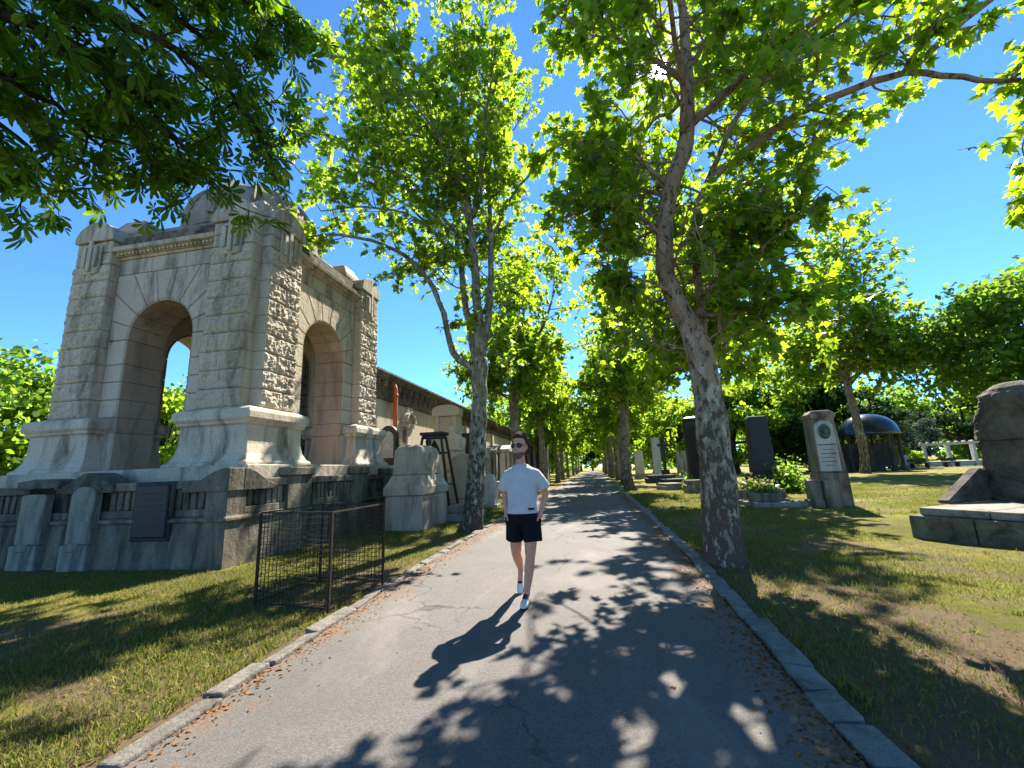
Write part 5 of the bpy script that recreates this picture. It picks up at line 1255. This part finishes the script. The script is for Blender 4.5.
leg(fhip, fkn, fank, .014); leg(bhip, bkn, bank, .012)
body.tube([fank, (fank[0], fank[1]-.1, .05)], [.036, .03], 8); body.tube([bank, (-.135, .40, .13)], [.036, .03], 8)
remesh(body, 'body', 'skin', man, .0085, 3)
sh = MB()
sh.loft([ring(.955, .185, .132, .0, .0, pw=.92), ring(1.0, .18, .128), ring(1.08, .17, .125), ring(1.2, .178, .13), ring(1.32, .187, .132), ring(1.41, .184, .122), ring(1.455, .15, .10), ring(1.485, .10, .083), ring(1.505, .082, .076)])
sh.tube([(.10, .0, 1.405), (.165, .005, 1.385), (.20, .02, 1.33), (.235, .035, 1.27), (.252, .045, 1.225)], [.07, .066, .072, .074, .076], 16)
sh.tube([(-.10, .0, 1.405), (-.16, .005, 1.385), (-.19, .02, 1.33), (-.21, .035, 1.27), (-.217, .05, 1.225)], [.07, .066, .072, .073, .075], 16)
# soft folds
for k in range(7):
    a = random.uniform(-.15, .15); z = random.uniform(1.16, 1.38)
    sh.tube([(a, -.122, z), (a+random.uniform(-.04, .04), -.128, z-.09), (a+random.uniform(-.07, .07), -.124, z-.17)], [.005, .011, .005], 6)
shirt = remesh(sh, 'shirt', 'shirt', man, .008, 9)
mb = MB(); mb.box(.085, .155, -.136, -.128, 1.0, 1.022); mb.build('hem_tag', 'shorts', shirt)
so_ = MB(); so_.loft([ring(.84, .165, .125), ring(.9, .182, .125), ring(.98, .172, .12), ring(1.03, .16, .112)])
f = np.array(fkn); h = np.array(fhip); so_.tube([h+[.0, 0, .0], h*.7+f*.3+[.012, -.005, 0], h*.36+f*.64+[.03, -.01, 0]], [.108, .108, .108], 18)
f = np.array(bkn); h = np.array(bhip); so_.tube([h, h*.7+f*.3+[-.006, 0, 0], h*.36+f*.64+[-.012, .0, 0]], [.108, .105, .104], 18)
so_.ell((.178, -.02, .88), (.034, .05, .07)); so_.ell((-.172, -.02, .88), (.034, .05, .07))
remesh(so_, 'shorts', 'shorts', man, .010, 4)
hr = MB()
hk = [(1.60, .050, .034, .062), (1.64, .062, .048, .058), (1.69, .074, .072, .038), (1.735, .082, .078, .034), (1.765, .083, .082, .032), (1.795, .079, .094, .014), (1.81, .074, .095, .006), (1.835, .058, .074, .008), (1.86, .032, .042, .01)]
hr.loft([turn(ring(z, rx, ry, 0, oy), HA) for z, rx, ry, oy in hk])
for k in range(46):
    a = random.uniform(-.05, math.pi+.05); z = random.uniform(1.64, 1.84); rr_ = .085 if z < 1.8 else .06
    q = (rr_*math.cos(a), .02+rr_*1.1*math.sin(a), z); hr.add(*(lambda m: (turn(m.v, HA), m.f))(MB().tube([q, (q[0]*1.08, q[1]*1.05, z-.03), (q[0]*1.05, q[1]*1.02, z-.055)], [.012, .011, .004], 6)))
remesh(hr, 'hair', 'hair', man, .0075, 2)
bd = MB(); bd.loft([turn(ring(z, rx, ry, 0, oy), HA) for z, rx, ry, oy in ((1.57, .027, .029, -.076), (1.585, .0465, .052, -.061), (1.612, .0575, .071, -.037), (1.63, .0595, .076, -.029), (1.645, .0605, .076, -.021))])
remesh(bd, 'beard', 'beard', man, .007, 1)
gl = MB()
for s in (-1, 1):
    gl.loft([[(s*.0365+rx*math.cos(a), -.092-dy+.008*abs(math.cos(a)) + (.012 if math.cos(a)*s > .5 else 0), 1.708+rz*math.sin(a)) for a in np.linspace(0, 2*math.pi, 20, endpoint=False)] for rx, rz, dy in ((.032, .022, 0), (.035, .025, .005), (.032, .022, .01))])
    gl.tube([(s*.06, -.083, 1.715), (s*.074, -.03, 1.715), (s*.077, .02, 1.705)], .0035, 6)
gl.tube([(-.012, -.1, 1.714), (.012, -.1, 1.714)], .004, 6)
g2 = MB(); g2.add(turn(gl.v, HA), gl.f); g2.build('sunglasses', 'lens', man, True)
def shoe(pts, side):
    s_ = MB(); s_.tube(pts['up'], pts['r'], 14, flat=(1, 0, 0)); o = remesh(s_, 'shoe', 'shoe', man, .008, 3)
    d = MB(); d.tube(pts['sole'], pts['sr'], 14, flat=(1, 0, 0)); d.build('sole', 'shoe_dark', o, True)
    l_ = MB(); l_.tube(pts['lace'], [(.026, .006)]*len(pts['lace']), 10, flat=(1, 0, 0)); l_.build('laces', 'shoe_dark', o, True)
shoe(dict(up=[(.016, .0, .045), (.014, -.05, .06), (.01, -.10, .058), (.005, -.18, .043), (.002, -.24, .035), (.0, -.268, .032)], r=[(.033, .04), (.037, .062), (.038, .052), (.044, .038), (.038, .03), (.02, .018)],
          sole=[(.016, .012, .008), (.01, -.10, .008), (.004, -.2, .008), (.0, -.276, .011)], sr=[(.032, .012), (.037, .012), (.047, .012), (.022, .01)], lace=[(.012, -.075, .125), (.009, -.12, .108), (.006, -.165, .09)]), 1)
# trailing shoe: toe on the ground, heel lifted
up_ = [(.0, .0, .0), (.0, -.05, .012), (.0, -.10, .01), (.0, -.18, -.004), (.0, -.235, -.01), (.0, -.262, -.012)]
def tr_(p, base=(-.136, .525, .20), an=R(46)):
    y, z = p[1], p[2]; return (base[0]+p[0], base[1]+y*math.cos(an)-z*math.sin(an)*-1*-1, base[2]+y*math.sin(an)+z*math.cos(an))
shoe(dict(up=[tr_(p) for p in up_], r=[(.033, .04), (.037, .062), (.038, .05), (.044, .038), (.038, .03), (.02, .018)],
          sole=[tr_((0, y, -.04)) for y in (.012, -.1, -.2, -.27)], sr=[(.032, .012), (.037, .012), (.047, .012), (.022, .01)], lace=[tr_((0, -.085, .064)), tr_((0, -.125, .05)), tr_((0, -.165, .036))]), -1)
